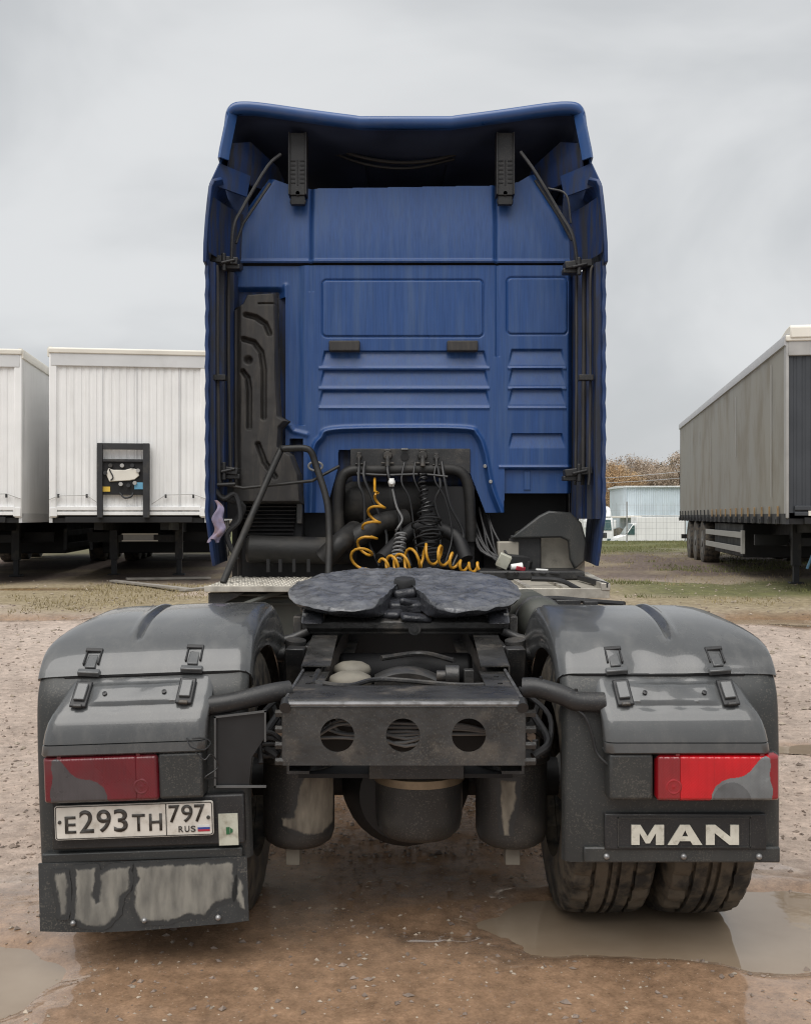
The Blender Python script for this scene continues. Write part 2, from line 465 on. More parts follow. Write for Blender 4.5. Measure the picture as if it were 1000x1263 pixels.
mat('yellow_tag', (0.62, 0.42, 0.06), 0.5); mat('blue_tag', (0.16, 0.42, 0.62), 0.5)
mat('curtain_grey', (0.265, 0.255, 0.226), 0.55, var=0.12, scale=0.8, dirt=(0.20, 0.17, 0.125), dirt_lo=0.42, dirt_hi=0.72, dscale=0.9, dstretch=(1.6, 1.6, 0.8), dmax=0.55)
mat('rail_grey', (0.42, 0.42, 0.43), 0.45, metal=0.2, var=0.15, scale=3)
mat('post_grey', (0.36, 0.355, 0.345), 0.5, var=0.15, scale=3)
mat('front_slate', (0.045, 0.05, 0.058), 0.5, var=0.15, scale=2)
mat('rust_strap', (0.30, 0.20, 0.10), 0.7, var=0.3, scale=9)
mat('guard_grey', (0.34, 0.335, 0.31), 0.5, metal=0.2, var=0.15)
mat('blue_stick', (0.20, 0.42, 0.62), 0.5)
mat('shed_blue', (0.60, 0.68, 0.74), 0.5, var=0.08, scale=0.7)
mat('shed_roof', (0.72, 0.74, 0.75), 0.5)
mat('van_white', (0.80, 0.80, 0.80), 0.4, var=0.05, scale=1, dirt=(0.5, 0.48, 0.45), dirt_lo=0.55, dirt_hi=0.8, dscale=0.8, dmax=0.4)
mat('truck_white', (0.80, 0.81, 0.81), 0.35, var=0.04)
mat('teal_glass', (0.05, 0.10, 0.10), 0.1, var=0.1)
mat('roof_red', (0.30, 0.06, 0.06), 0.55, var=0.2, scale=1)
mat('wood_wire', (0.33, 0.33, 0.33), 0.5)
mat('pole_wood', (0.19, 0.16, 0.13), 0.85, var=0.25, scale=4)
mat('plank', (0.27, 0.25, 0.22), 0.8, var=0.25, scale=6, bump=0.2, bscale=30)
mat('bark', (0.11, 0.09, 0.075), 0.9, var=0.3, scale=6)
mat('bark_birch', (0.42, 0.39, 0.35), 0.8, var=0.35, scale=3)
mat('leaf_orange', (0.47, 0.33, 0.19), 0.8, var=0.3, scale=0.8)
mat('leaf_brown', (0.41, 0.33, 0.255), 0.85, var=0.3, scale=0.8)
mat('leaf_tan', (0.46, 0.38, 0.29), 0.85, var=0.3, scale=0.8)
mat('needle_green', (0.09, 0.115, 0.10), 0.85, var=0.3, scale=0.8)
mat('stone_pale', (0.34, 0.285, 0.225), 0.75, var=0.45, scale=22)
mat('stone_dark', (0.20, 0.155, 0.125), 0.7, var=0.4, scale=22)
mat('grass_green', (0.15, 0.155, 0.06), 0.8, var=0.35, scale=1.6)
mat('grass_dead', (0.27, 0.22, 0.115), 0.85, var=0.35, scale=2.2)
mat('pipe_black', (0.014, 0.0135, 0.013), 0.55, var=0.3, scale=6, bump=0.2, bscale=30, dirt=(0.085, 0.075, 0.062), dirt_lo=0.46, dirt_hi=0.78, dscale=5, dmax=0.55)
mat('hollow_shade', (0.03, 0.045, 0.09), 0.7, var=0.3, scale=3)  # dark tone paints the depth shade inside the spoiler hollow
mat('lens_ring', (0.30, 0.006, 0.012), 0.25, coat=0.6)

def mud_material(name, under, mud, mud2):
    m = mat(name, under, 0.5)
    t = m.node_tree; b = t.nodes['Principled BSDF']; N = t.nodes.new; L = t.links.new
    geo = N('ShaderNodeNewGeometry')
    at = N('ShaderNodeAttribute'); at.attribute_name = 'mud'
    n1 = N('ShaderNodeTexNoise'); n1.inputs['Scale'].default_value = 55; n1.inputs['Detail'].default_value = 8; n1.inputs['Roughness'].default_value = 0.7
    mp = N('ShaderNodeMapping'); mp.inputs['Scale'].default_value = (1.5, 1, 0.45); L(geo.outputs['Position'], mp.inputs[0]); L(mp.outputs[0], n1.inputs['Vector'])
    ad = N('ShaderNodeMath'); ad.operation = 'MULTIPLY_ADD'; L(n1.outputs[0], ad.inputs[0]); ad.inputs[1].default_value = 0.9; 
    sb = N('ShaderNodeMath'); sb.operation = 'SUBTRACT'; L(at.outputs['Fac'], sb.inputs[0]); sb.inputs[1].default_value = 0.45; L(sb.outputs[0], ad.inputs[2])
    mr = N('ShaderNodeMapRange'); mr.interpolation_type = 'SMOOTHSTEP'; mr.inputs['From Min'].default_value = 0.26; mr.inputs['From Max'].default_value = 0.74; mr.inputs['To Max'].default_value = 0.94
    L(ad.outputs[0], mr.inputs['Value'])
    n2 = N('ShaderNodeTexNoise'); n2.inputs['Scale'].default_value = 16; n2.inputs['Detail'].default_value = 7; L(mp.outputs[0], n2.inputs['Vector'])
    r2 = N('ShaderNodeMapRange'); r2.inputs['From Min'].default_value = 0.35; r2.inputs['From Max'].default_value = 0.65; L(n2.outputs[0], r2.inputs['Value'])
    mm = N('ShaderNodeMix'); mm.data_type = 'RGBA'; L(r2.outputs[0], mm.inputs['Factor']); mm.inputs['A'].default_value = (*mud2, 1); mm.inputs['B'].default_value = (*mud, 1)
    mx = N('ShaderNodeMix'); mx.data_type = 'RGBA'; L(mr.outputs[0], mx.inputs['Factor']); mx.inputs['A'].default_value = (*under, 1); L(mm.outputs['Result'], mx.inputs['B'])
    L(mx.outputs['Result'], b.inputs['Base Color'])
    ro = N('ShaderNodeMapRange'); ro.inputs['To Min'].default_value = 0.42; ro.inputs['To Max'].default_value = 0.9; L(mr.outputs[0], ro.inputs['Value']); L(ro.outputs[0], b.inputs['Roughness'])
    bp = N('ShaderNodeBump'); bp.inputs['Strength'].default_value = 0.35; bp.inputs['Distance'].default_value = 0.004; L(ad.outputs[0], bp.inputs['Height']); L(bp.outputs[0], b.inputs['Normal'])
mud_material('dry_mud', (0.034, 0.036, 0.037), (0.25, 0.238, 0.208), (0.13, 0.125, 0.112))
mud_material('tan_mud', (0.030, 0.030, 0.030), (0.27, 0.24, 0.19), (0.12, 0.105, 0.085))
mat('bracket_edge', (0.10, 0.10, 0.10), 0.4, var=0.2)
# ------------------------------------------------------------------ ground, puddles, gravel, grass
_lat = {}
def vn(x, y, scale, seed):
    """smooth value noise 0..1"""
    if seed not in _lat:
        _lat[seed] = np.random.default_rng(seed).random((256, 256))
    L = _lat[seed]
    x = np.asarray(x) * scale; y = np.asarray(y) * scale
    xi = np.floor(x).astype(int); yi = np.floor(y).astype(int)
    fx = x - xi; fy = y - yi
    fx = fx*fx*(3-2*fx); fy = fy*fy*(3-2*fy)
    a = L[xi % 256, yi % 256]; b = L[(xi+1) % 256, yi % 256]; c = L[xi % 256, (yi+1) % 256]; d = L[(xi+1) % 256, (yi+1) % 256]
    return (a*(1-fx) + b*fx)*(1-fy) + (c*(1-fx) + d*fx)*fy
def fbm(x, y, scale, seed, o=4):
    s = 0; a = 0.5; t = 0
    for k in range(o):
        s = s + a * vn(x, y, scale * 2**k, seed + k); t += a; a *= 0.5
    return s / t

# centre x, centre y, half width, half depth, level
PUDDLES = [(1.72, 3.78, 1.60, 0.38, 0.0), (-1.95, 3.30, 0.92, 0.50, 0.0), (4.4, 11.9, 1.2, 0.42, 0.285), (2.75, 6.55, 0.42, 0.13, 0.03),
           (-5.3, 12.0, 1.6, 0.20, 0.29), (5.6, 9.6, 1.1, 0.12, 0.17), (-6.2, 15.2, 1.2, 0.16, 0.415)]
def base_z(x, y):
    return 0.42*sm(5.5, 15, y) - 1.8*sm(45.5, 62, y) + 2.4*sm(110, 190, y)
def gz(x, y):
    x = np.asarray(x, float); y = np.asarray(y, float)
    near = 1 - sm(30, 60, y)
    h = base_z(x, y) + 0.017 + near*(0.050*(fbm(x, y, 0.55, 3, 3) - 0.5)*sm(4.2, 8, np.hypot(x, y-1)) + 0.020*(fbm(x, y, 2.3, 13, 4) - 0.5) + 0.012*(0.3 + 0.7*sm(3.9, 5.2, y))*(fbm(x, y, 11.0, 31, 3) - 0.5) + 0.030*sm(5, 7, y)*(1-sm(13, 16, y))*(fbm(x*0.45 + 0.25*y, y*1.6, 0.9, 35, 4) - 0.5) - 0.022*sm(4.6, 6, y)*(np.exp(-((np.abs(x + 0.10*(y-5)) - 2.35 - 0.1*np.sin(y))/0.16)**2) + np.exp(-((np.abs(x - 0.16*(y-5)) - 3.4)/0.2)**2))*(0.5 + fbm(x, y, 1.5, 37, 2)))
    h = h + 0.10*sm(17, 21, y)*(1-sm(28, 33, y))*sm(3, 5, x)*(fbm(x, y, 0.8, 51, 3) - 0.35)
    for (cx, cy, ax, ay, lv) in PUDDLES:
        d = np.hypot((x-cx)/ax, (y-cy)/ay) + 0.55*(fbm(x, y, 2.0/max(ay, 0.25)**0.5, 71, 4) - 0.5)
        m = 1 - sm(0.62, 1.18, d)
        rim = (1 - sm(0.9, 1.7, d))
        h = h*(1-rim) + np.maximum(np.minimum(h, lv + 0.03), lv - 0.006)*rim
        h = h*(1-m) + (lv - 0.035)*m
    return h

ys = np.concatenate([np.linspace(-30, 1.2, 24), np.linspace(1.3, 6.2, 260), np.linspace(6.24, 17, 150), 17.2*(420/17.2)**np.linspace(0, 1, 110)])
xp = np.concatenate([np.linspace(0, 3.0, 130), 3.03*(330/3.03)**np.linspace(0, 1, 110)])
xs = np.concatenate([-xp[:0:-1], xp])
GX, GY = np.meshgrid(xs, ys)
GZ = gz(GX, GY)
n, m = GX.shape
idx = np.arange(n*m).reshape(n, m)
gq = np.stack([idx[:-1,:-1], idx[:-1,1:], idx[1:,1:], idx[1:,:-1]], -1).reshape(-1, 4)

def ground_material():
    mm = bpy.data.materials.new('wet_gravel_ground'); mm.use_nodes = True
    t = mm.node_tree; b = t.nodes['Principled BSDF']; N = t.nodes.new; L = t.links.new
    geo = N('ShaderNodeNewGeometry')
    def at(nm):
        a = N('ShaderNodeAttribute'); a.attribute_name = nm; return a.outputs['Fac']
    def noise(s, d=6, rough=0.55):
        q = N('ShaderNodeTexNoise'); q.inputs['Scale'].default_value = s; q.inputs['Detail'].default_value = d; q.inputs['Roughness'].default_value = rough
        L(geo.outputs['Position'], q.inputs['Vector']); return q.outputs[0]
    def ramp(src, pts):
        r = N('ShaderNodeValToRGB'); e = r.color_ramp.elements
        while len(e) < len(pts): e.new(0.5)
        for k, (p, c) in enumerate(pts): e[k].position = p; e[k].color = (*c, 1)
        L(src, r.inputs[0]); return r.outputs[0]
    def mix(f, a, c):
        q = N('ShaderNodeMix'); q.data_type = 'RGBA'
        L(f, q.inputs['Factor'])
        for s, k in ((a, 'A'), (c, 'B')):
            if isinstance(s, tuple): q.inputs[k].default_value = (*s, 1)
            else: L(s, q.inputs[k])
        return q.outputs['Result']
    def mixf(f, a, c):
        q = N('ShaderNodeMix'); L(f, q.inputs['Factor'])
        for s, k in ((a, 'A'), (c, 'B')):
            if isinstance(s, (int, float)): q.inputs[k].default_value = s
            else: L(s, q.inputs[k])
        return q.outputs['Result']
    gravel = ramp(noise(95, 5, 0.7), [(0.30, (0.24, 0.185, 0.15)), (0.46, (0.44, 0.36, 0.305)), (0.58, (0.53, 0.44, 0.38)), (0.72, (0.62, 0.55, 0.48))])
    big = ramp(noise(1.1, 6), [(0.34, (0.36, 0.285, 0.235)), (0.66, (0.52, 0.435, 0.375))])
    q = N('ShaderNodeMix'); q.data_type = 'RGBA'; q.inputs['Factor'].default_value = 0.5
    L(gravel, q.inputs['A']); L(big, q.inputs['B'])
    c = q.outputs['Result']
    for sc_, lo_, hi_ in ((17, 0.72, 1.22), (4.5, 0.84, 1.12)):
        mr_ = N('ShaderNodeMapRange'); mr_.inputs['From Min'].default_value = 0.34; mr_.inputs['From Max'].default_value = 0.66; mr_.inputs['To Min'].default_value = lo_; mr_.inputs['To Max'].default_value = hi_
        L(noise(sc_, 7, 0.68), mr_.inputs['Value'])
        vs_ = N('ShaderNodeVectorMath'); vs_.operation = 'SCALE'; L(c, vs_.inputs[0]); L(mr_.outputs[0], vs_.inputs['Scale']); c = vs_.outputs[0]
    vo = N('ShaderNodeTexVoronoi'); vo.inputs['Scale'].default_value = 75
    L(geo.outputs['Position'], vo.inputs['Vector'])
    st = N('ShaderNodeMapRange'); st.inputs['From Min'].default_value = 0.27; st.inputs['From Max'].default_value = 0.18
    L(vo.outputs['Distance'], st.inputs['Value'])
    sel = N('ShaderNodeMath'); sel.operation = 'GREATER_THAN'; sel.inputs[1].default_value = 0.74
    sp = N('ShaderNodeSeparateColor'); L(vo.outputs['Color'], sp.inputs[0]); L(sp.outputs[0], sel.inputs[0])
    sx = N('ShaderNodeMath'); sx.operation = 'MULTIPLY'; L(st.outputs[0], sx.inputs[0]); L(sel.outputs[0], sx.inputs[1])
    c = mix(sx.outputs[0], c, (0.50, 0.43, 0.355))
    soil = ramp(noise(9, 6, 0.65), [(0.34, (0.075, 0.055, 0.045)), (0.66, (0.185, 0.14, 0.115))])
    c = mix(at('soil'), c, soil)
    gr = ramp(noise(14, 6, 0.7), [(0.32, (0.16, 0.125, 0.08)), (0.5, (0.27, 0.22, 0.135)), (0.68, (0.38, 0.32, 0.22))])
    c = mix(at('dead'), c, gr)
    gg = ramp(noise(6, 6, 0.7), [(0.35, (0.07, 0.075, 0.028)), (0.65, (0.16, 0.165, 0.06))])
    c = mix(at('green'), c, gg)
    wetc = N('ShaderNodeMix'); wetc.data_type = 'RGBA'; wetc.blend_type = 'MULTIPLY'; wetc.inputs['Factor'].default_value = 1.0
    L(c, wetc.inputs['A']); wetc.inputs['B'].default_value = (0.66, 0.51, 0.375, 1)
    c = mix(at('wet'), c, wetc.outputs['Result'])
    L(c, b.inputs['Base Color'])
    L(mixf(at('wet'), 0.8, mixf(noise(6, 4), 0.10, 0.34)), b.inputs['Roughness'])
    b.inputs['IOR'].default_value = 1.36
    bp = N('ShaderNodeBump'); bp.inputs['Distance'].default_value = 0.012
    L(mixf(at('wet'), 0.85, 0.35), bp.inputs['Strength'])
    L(at('film'), b.inputs['Coat Weight']); b.inputs['Coat Roughness'].default_value = 0.07; b.inputs['Coat IOR'].default_value = 1.45
    L(noise(70, 6, 0.7), bp.inputs['Height'])
    L(bp.outputs[0], b.inputs['Normal'])
    return mm
M['ground'] = ground_material()
ground = fast_mesh('ground', np.stack([GX, GY, GZ], -1).reshape(-1, 3), gq, 'ground', origin=(0, 0, 0))
tag(ground, 'wet pinkish brown gravel yard with muddy patches', 'ground', kind='structure')
fx, fy = GX.ravel(), GY.ravel()
low = 1 - sm(0.004, 0.045, (GZ - np.maximum(base_z(GX, GY), 0)).ravel())
fn = fbm(fx, fy, 1.3, 90, 4)
wet = np.clip(sm(0.35, 0.6, fn + 0.30*(1-sm(4.2, 6.0, fy)))*(1-sm(5.0, 9, fy))*0.97 + 0.35*low*(1-sm(6, 16, fy)), 0, 1)
wet *= 1 - 0.75*sm(1.25, 1.65, fx + 0.5*(fn-0.5))*sm(4.0, 4.3, fy)
wet *= 1 - 0.75*sm(1.2, 1.55, -fx + 0.5*(fn-0.5))*sm(4.0, 4.3, fy)
fn2 = fbm(fx, fy, 0.7, 120, 4)
pd = np.zeros_like(fx)
for (cx, cy, ax, ay, lv) in PUDDLES:
    pd = np.maximum(pd, 1 - sm(0.95, 1.75, np.hypot((fx-cx)/ax, (fy-cy)/ay) + 0.6*(fn-0.5)))
wet = np.clip(np.maximum(wet, pd), 0, 1)
film = np.clip(sm(0.40, 0.62, fbm(fx, fy, 2.2, 140, 4) + 0.34*(1-sm(3.5, 4.6, fy)))*(1-sm(4.0, 5.4, fy)) + 0.8*pd + 0.25*wet, 0, 1)
dead = sm(11.2, 13.2, fy + 2.0*(fn2-0.5))*(1-sm(15.4, 17.5, fy + 2*(fn2-0.5)))*sm(0.30, 0.55, fn2 + 0.1)
dead = np.clip(dead + 0.6*sm(15, 17, fy)*(1-sm(40, 50, fy))*sm(0.45, 0.62, fn2), 0, 1)
soil = sm(15.5, 19, fy)*(1-sm(31, 36, fy))*sm(0.30, 0.45, fbm(fx, fy, 0.35, 150, 3)+0.1) + sm(15.6, 17.5, fy)*(1-sm(2.0, 2.6, fx))
green = sm(26, 36, fy + 8*(fn2-0.5))*(1-sm(120, 200, fy)) + 0.9*sm(13.4, 14.6, fy)*(1-sm(17, 18.5, fy))*sm(2.5, 4, fx)*sm(0.5, 0.62, fbm(fx, fy, 0.5, 200, 3))
for nm, arr in (('film', film), ('wet', wet), ('dead', dead), ('soil', np.clip(soil, 0, 1)), ('green', np.clip(green, 0, 1))):
    a = ground.data.attributes.new(nm, 'FLOAT', 'POINT')
    a.data.foreach_set('value', arr.astype(np.float32))

def water_material():
    mm = bpy.data.materials.new('muddy_water'); mm.use_nodes = True
    t = mm.node_tree; b = t.nodes['Principled BSDF']; N = t.nodes.new; L = t.links.new
    geo = N('ShaderNodeNewGeometry')
    q = N('ShaderNodeTexNoise'); q.inputs['Scale'].default_value = 3.0; q.inputs['Detail'].default_value = 4
    L(geo.outputs['Position'], q.inputs['Vector'])
    r = N('ShaderNodeValToRGB'); r.color_ramp.elements[0].color = (0.25, 0.188, 0.13, 1); r.color_ramp.elements[1].color = (0.30, 0.235, 0.17, 1)
    r.color_ramp.elements[0].position = 0.35; r.color_ramp.elements[1].position = 0.65
    L(q.outputs[0], r.inputs[0]); L(r.outputs[0], b.inputs['Base Color'])
    b.inputs['Roughness'].default_value = 0.02; b.inputs['IOR'].default_value = 1.62
    w = N('ShaderNodeTexNoise'); w.inputs['Scale'].default_value = 22
    L(geo.outputs['Position'], w.inputs['Vector'])
    bp = N('ShaderNodeBump'); bp.inputs['Strength'].default_value = 0.02; bp.inputs['Distance'].default_value = 0.01
    L(w.outputs[0], bp.inputs['Height']); L(bp.outputs[0], b.inputs['Normal'])
    return mm
M['water'] = water_material()
PL = ['pale muddy puddle around the right rear wheels', 'pale puddle in the left foreground beside the mud flap', 'dark puddle right of the truck, below the dark curtain trailer',
      'small puddle right of the right tail lamp', 'thin dark puddle left of the left fender', 'thin puddle streak far right beyond the right fender', 'thin dark puddle before the leftmost trailer']
for (cx, cy, ax, ay, lv), lb in zip(PUDDLES, PL):
    b = MB()
    ring = [(cx + 1.12*ax*math.cos(t), cy + 1.25*ay*math.sin(t), lv - 0.007) for t in np.linspace(0, 2*math.pi, 64, endpoint=False)]
    b.add(ring, [tuple(range(64))])
    tag(b.build('puddle', 'water', recalc=False), lb, 'puddle', kind='structure')

def scatter_stones(name, n, mt, smin, smax, reg, seed, label):
    r = np.random.default_rng(seed)
    x = r.uniform(reg[0], reg[1], n); y = reg[2] + (reg[3]-reg[2]) * r.random(n)**1.6
    s = smin + (smax-smin) * r.random(n)**4
    z = gz(x, y)
    zc = z + s*0.15
    o = np.array([(1,0,0),(0,1,0),(-1,0,0),(0,-1,0),(0,0,1),(0,0,-1)], float)
    fc = np.array([(0,1,4),(1,2,4),(2,3,4),(3,0,4),(1,0,5),(2,1,5),(3,2,5),(0,3,5)])
    a = r.uniform(0, 6.28, n); ca, sa = np.cos(a), np.sin(a)
    loc = o[None] * r.uniform(0.55, 1.25, (n, 6, 1)) * np.stack([s, s*r.uniform(0.5, 1, n), s*0.55], -1)[:, None, :]
    loc[:, :, 0] += r.uniform(-.3, .3, (n, 6))*s[:, None]; loc[:, :, 1] += r.uniform(-.3, .3, (n, 6))*s[:, None]
    rx = loc[:,:,0]*ca[:,None] - loc[:,:,1]*sa[:,None]; ry = loc[:,:,0]*sa[:,None] + loc[:,:,1]*ca[:,None]
    V = np.stack([rx + x[:,None], ry + y[:,None], loc[:,:,2] + zc[:,None]], -1).reshape(-1, 3)
    F = (fc[None] + (np.arange(n)*6)[:,None,None]).reshape(-1, 3)
    ob = fast_mesh(name, V, F, mt, tris=True, smooth=False)
    tag(ob, label, 'gravel', kind='stuff')
scatter_stones('gravel', 5000, 'stone_pale', 0.002, 0.012, (-2.6, 2.6, 2.5, 6.5), 5, 'loose pale gravel stones scattered over the wet yard')
scatter_stones('gravel', 6500, 'stone_dark', 0.003, 0.018, (-3.2, 3.4, 2.5, 8.0), 6, 'loose brown gravel stones scattered over the wet yard')
scatter_stones('gravel', 14000, 'stone_dark', 0.004, 0.024, (-6, 6, 4.5, 13.0), 9, 'brown pebbles bedded in the open yard')
scatter_stones('gravel', 6000, 'stone_pale', 0.006, 0.035, (-8, 8, 6.0, 17.0), 8, 'coarser pale stones scattered toward the parked trailers')

def blades(name, mt, pts, hmin, hmax, w, label, seed):
    r = np.random.default_rng(seed); n = len(pts)
    x, y = pts[:,0], pts[:,1]; z = gz(x, y) - 0.005
    h = r.uniform(hmin, hmax, n); a = r.uniform(0, 6.28, n); ln = r.uniform(0.1, 0.8, n)*h; b = r.uniform(0, 6.28, n)
    p0 = np.stack([x - np.cos(a)*w, y - np.sin(a)*w, z], -1); p1 = np.stack([x + np.cos(a)*w, y + np.sin(a)*w, z], -1)
    p2 = np.stack([x + np.cos(b)*ln, y + np.sin(b)*ln, z + h], -1)
    V = np.stack([p0, p1, p2], 1).reshape(-1, 3)
    ob = fast_mesh(name, V, np.arange(3*n).reshape(-1, 3), mt, tris=True, smooth=False)
    tag(ob, label, 'grass', kind='stuff')
def clump_pts(n, x0, x1, y0, y1, seed, th, sc):
    r = np.random.default_rng(seed)
    x = r.uniform(x0, x1, n*4); y = r.uniform(y0, y1, n*4)
    k = fbm(x, y, sc, seed, 3) > th
    return np.stack([x[k], y[k]], -1)[:n]
blades('grass', 'grass_green', np.concatenate([clump_pts(16000, 5, 16, 30, 45, 301, 0.46, 0.5), clump_pts(2500, 3.0, 8, 13.8, 18, 302, 0.58, 0.6), clump_pts(5000, 5, 11, 20, 30, 303, 0.5, 0.6)]), 0.02, 0.085, 0.008, 'green grass tufts along the mesh fence and under the dark trailer', 1)
blades('grass', 'grass_dead', np.concatenate([clump_pts(9000, -8.5, 8, 12.2, 16.4, 311, 0.52, 0.7), clump_pts(7000, 3, 13, 16, 44, 313, 0.50, 0.7)]), 0.012, 0.06, 0.007, 'yellowed dead grass in a band before the trailers', 2)
# ------------------------------------------------------------------ the tractor unit
YR, AX = 3.38, 4.02           # rear face of the fenders, rear axle
truck = empty('tractor_truck', (0, AX, 0), world_coords=True)
tag(truck, 'blue tractor unit seen from behind with dark grey rear fenders and greasy fifth wheel', 'truck')
YC = 6.6                      # rear wall of the cab

# --- cab rear wall, a pressed sheet
def wall_bottom(U):
    xs_ = [283, 356, 357, 374, 375, 401, 416, 417, 577, 578, 599, 621, 622, 706]
    vs_ = [600, 600, 541, 541, 632, 632, 578, 554, 554, 578, 632, 632, 608, 608]
    return np.interp(U, xs_, vs_)
arch = [(384, 632), (386, 560), (396, 540), (412, 530), (500, 528), (574, 529), (588, 536), (597, 556), (606, 600), (618, 632)]
arch = [(p.x, p.y) for p in smooth_path([(a, b, 0) for a, b in arch], 6)]
def wall_keep(U, V):
    return (V < wall_bottom(U)) & ~((U < 352) & (V > 366))
def louvre(U, V, u0, u1, v0, v1, ins=4.5, dep=0.026):
    t = np.clip((V - v0) / (v1 - v0), 0, 1)
    l = u0 + ins*(1-t); r = u1 - ins*(1-t)
    side = np.minimum(U - l, r - U)
    inside = (V > v0) & (V < v1) & (side > 0)
    return np.where(inside, dep*(1-t)*np.clip(side/2.2, 0, 1)*np.clip((V-v0)/1.6, 0, 1), 0)
def wall_depth(U, V):
    d = np.zeros_like(U)
    for a in (345, 415):
        pass
    for (u0, u1, v0, v1) in ((397, 596, 345, 415), (625, 700, 342, 412)):
        s = sd_rbox(U, V, u0, u1, v0, v1, 6)
        d += 0.009*np.exp(-(s/1.1)**2) - 0.004*sm(1.5, -2.0, s)
    for (v0, v1) in ((432, 452), (456, 477), (481, 501)):
        k = (v0-432)/25
        d += louvre(U, V, 395 - 1.5*k, 602 + 1.5*k, v0, v1)
        d += louvre(U, V, 626, 698, v0 - 2, v1 - 2)
        d += -0.008*np.exp(-((V - v1 - 2.2)/1.7)**2)*((U > 393) & (U < 604) | (U > 626) & (U < 698))
    d += louvre(U, V, 626, 698, 534, 553)
    # vertical joggle between centre and right field, stiffening beads
    d += 0.010*np.exp(-((U-613)/2.0)**2)*(V < 440) + 0.006*np.exp(-((U-384)/2.4)**2)*(V < 360)
    # recess under the arch and its rolled bead
    s = sd_poly(U, V, arch)
    inside = in_poly(U, V, arch + [(500, 700)])
    d += np.where(inside, 0.035*sm(0, 5, s), 0) - 0.022*np.exp(-(s/3.4)**2)
    # fold along the lower right edge
    d += np.where((U > 622) & (V > 577), 0.03*sm(577, 580, V), 0) - 0.008*np.exp(-((V-576)/1.6)**2)*(U > 615)
    d += np.where((U > 646) & (U < 655) & (V > 581) & (V < 604), -0.008, 0)
    # fold at the left beside the duct
    d += np.where((U < 378), 0.0 + 0.02*sm(378, 366, U)*(V < 525), 0)
    d += 0.05*sm(352, 340, U)*sm(352, 360, V)
    d += -0.012*np.exp(-(sd_poly(U, V, [(352, 352), (352, 520), (362, 532), (378, 536)])/3)**2)
    d += 0.05*sm(700, 707, U) + 0.03*sm(290, 284, U)
    d += 0.004*(fbm(U, V, 0.02, 400, 3)-0.5)
    return d
wall = relief('cab_rear_wall', 'blue_paint', truck, YC, 283, 706, 327, 633, wall_keep, wall_depth, step=0.75)

# --- roof rear panel above the seam
roofpoly = [(285, 324), (285, 289), (300, 258), (330, 216), (352, 224), (384, 231), (500, 229), (611, 227), (640, 222), (660, 210), (690, 258), (705, 289), (705, 324)]
def roof_depth(U, V):
    d = 0.035*sm(324, 215, V)*1.0 - 0.01
    for u in (384, 611):
        d = d + 0.016*np.exp(-((U-u)/2.2)**2)*sm(222, 232, V)
    d = d + 0.010*((U < 384) | (U > 611))
    d = d - 0.010*np.exp(-((V-322)/1.8)**2)
    e = sd_poly(U, V, [(285, 289), (300, 258), (330, 216)]); e2 = sd_poly(U, V, [(660, 210), (690, 258), (705, 289)])
    d = d + 0.04*np.exp(-(np.minimum(e, e2)/5)**2)
    return d
relief('roof_rear_panel', 'blue_paint', truck, YC, 284, 706, 208, 324, lambda U, V: in_poly(U, V, roofpoly), roof_depth, step=0.75)
b = MB(); b.box(X(283, 6.64), X(706, 6.64), 6.645, 6.67, Z(340, 6.6), Z(318, 6.6)); b.build('seam_strip', 'black_rubber', truck)

# --- cab body behind it (sides, roof, front) with wheel arch
b = MB()
side = [(6.70, 1.72), (7.05, 1.72), (7.12, 1.45), (7.40, 1.40), (7.85, 1.40), (8.15, 1.25), (8.25, 1.0), (8.30, 0.45), (8.95, 0.42), (9.02, 1.2), (8.98, 2.1), (8.72, 3.0), (8.4, 3.45), (7.6, 3.58), (6.74, 3.62)]
b.prism(side, 'x', -1.17, 1.17)
b.build('cab_body', 'blue_dirty', truck, bevel=0.05, seg=3)
for s in (-1, 1):
    b = MB()
    b.prism([(7.5, 2.1), (8.75, 2.05), (8.62, 2.75), (7.5, 2.8)], 'x', s*1.172, s*1.185)
    b.build('side_window', 'glass_dark', truck, bevel=0.01)
b = MB(); b.obox((0, 8.93, 2.45), (2.0, 0.03, 0.95), (R(-14), 0, 0)); b.build('windscreen', 'glass_dark', truck, bevel=0.02)
for s in (-1, 1):
    b = MB(); b.box(min(s*0.55, s*1.2), max(s*0.55, s*1.2), 7.02, 7.06, 0.35, 1.72); b.build('wheel_arch_liner', 'underside_dark', truck)

# --- roof spoiler: open shell with a rolled lip
SPK = Matrix.Translation((0, 0, CAMZ)) @ Matrix.Scale(6.36/6.08, 4) @ Matrix.Diagonal((0.985, 1, 1, 1)) @ Matrix.Translation((0, 0, -CAMZ))
XF[0] = SPK
rear_prof = [(-1.135, 3.60), (-1.118, 3.72), (-1.098, 3.86), (-1.085, 3.955), (-1.05, 3.998), (-0.98, 4.008), (-0.85, 4.000), (-0.62, 3.972), (-0.42, 3.948), (-0.30, 3.934), (-0.25, 3.924), (-0.10, 3.921), (0.0, 3.920)]
full = rear_prof + [(-x, z) for x, z in rear_prof[-2::-1]]
def dens(pr, k=3):
    return [(p.x, p.z) for p in smooth_path([(x, 0, z) for x, z in pr], k)]
full = dens(full)
rows = []
for (y, sx, dz, bend) in ((6.08, 1.0, 0.0, 0), (6.10, 1.006, 0.012, 0), (6.25, 1.008, 0.0, 0), (6.6, 1.0, -0.05, 0), (7.1, 0.98, -0.13, 0), (7.7, 0.94, -0.27, 0), (8.3, 0.88, -0.5, 0), (8.6, 0.8, -0.72, 0)):
    rows.append([(x*sx, y + 0.03*(1-min(1, abs(x)/0.95)**2)*(y < 6.2), max(3.42 + (z-3.6)*0.3, z + dz*(1 if z > 3.8 else 0.35))) for x, z in full])
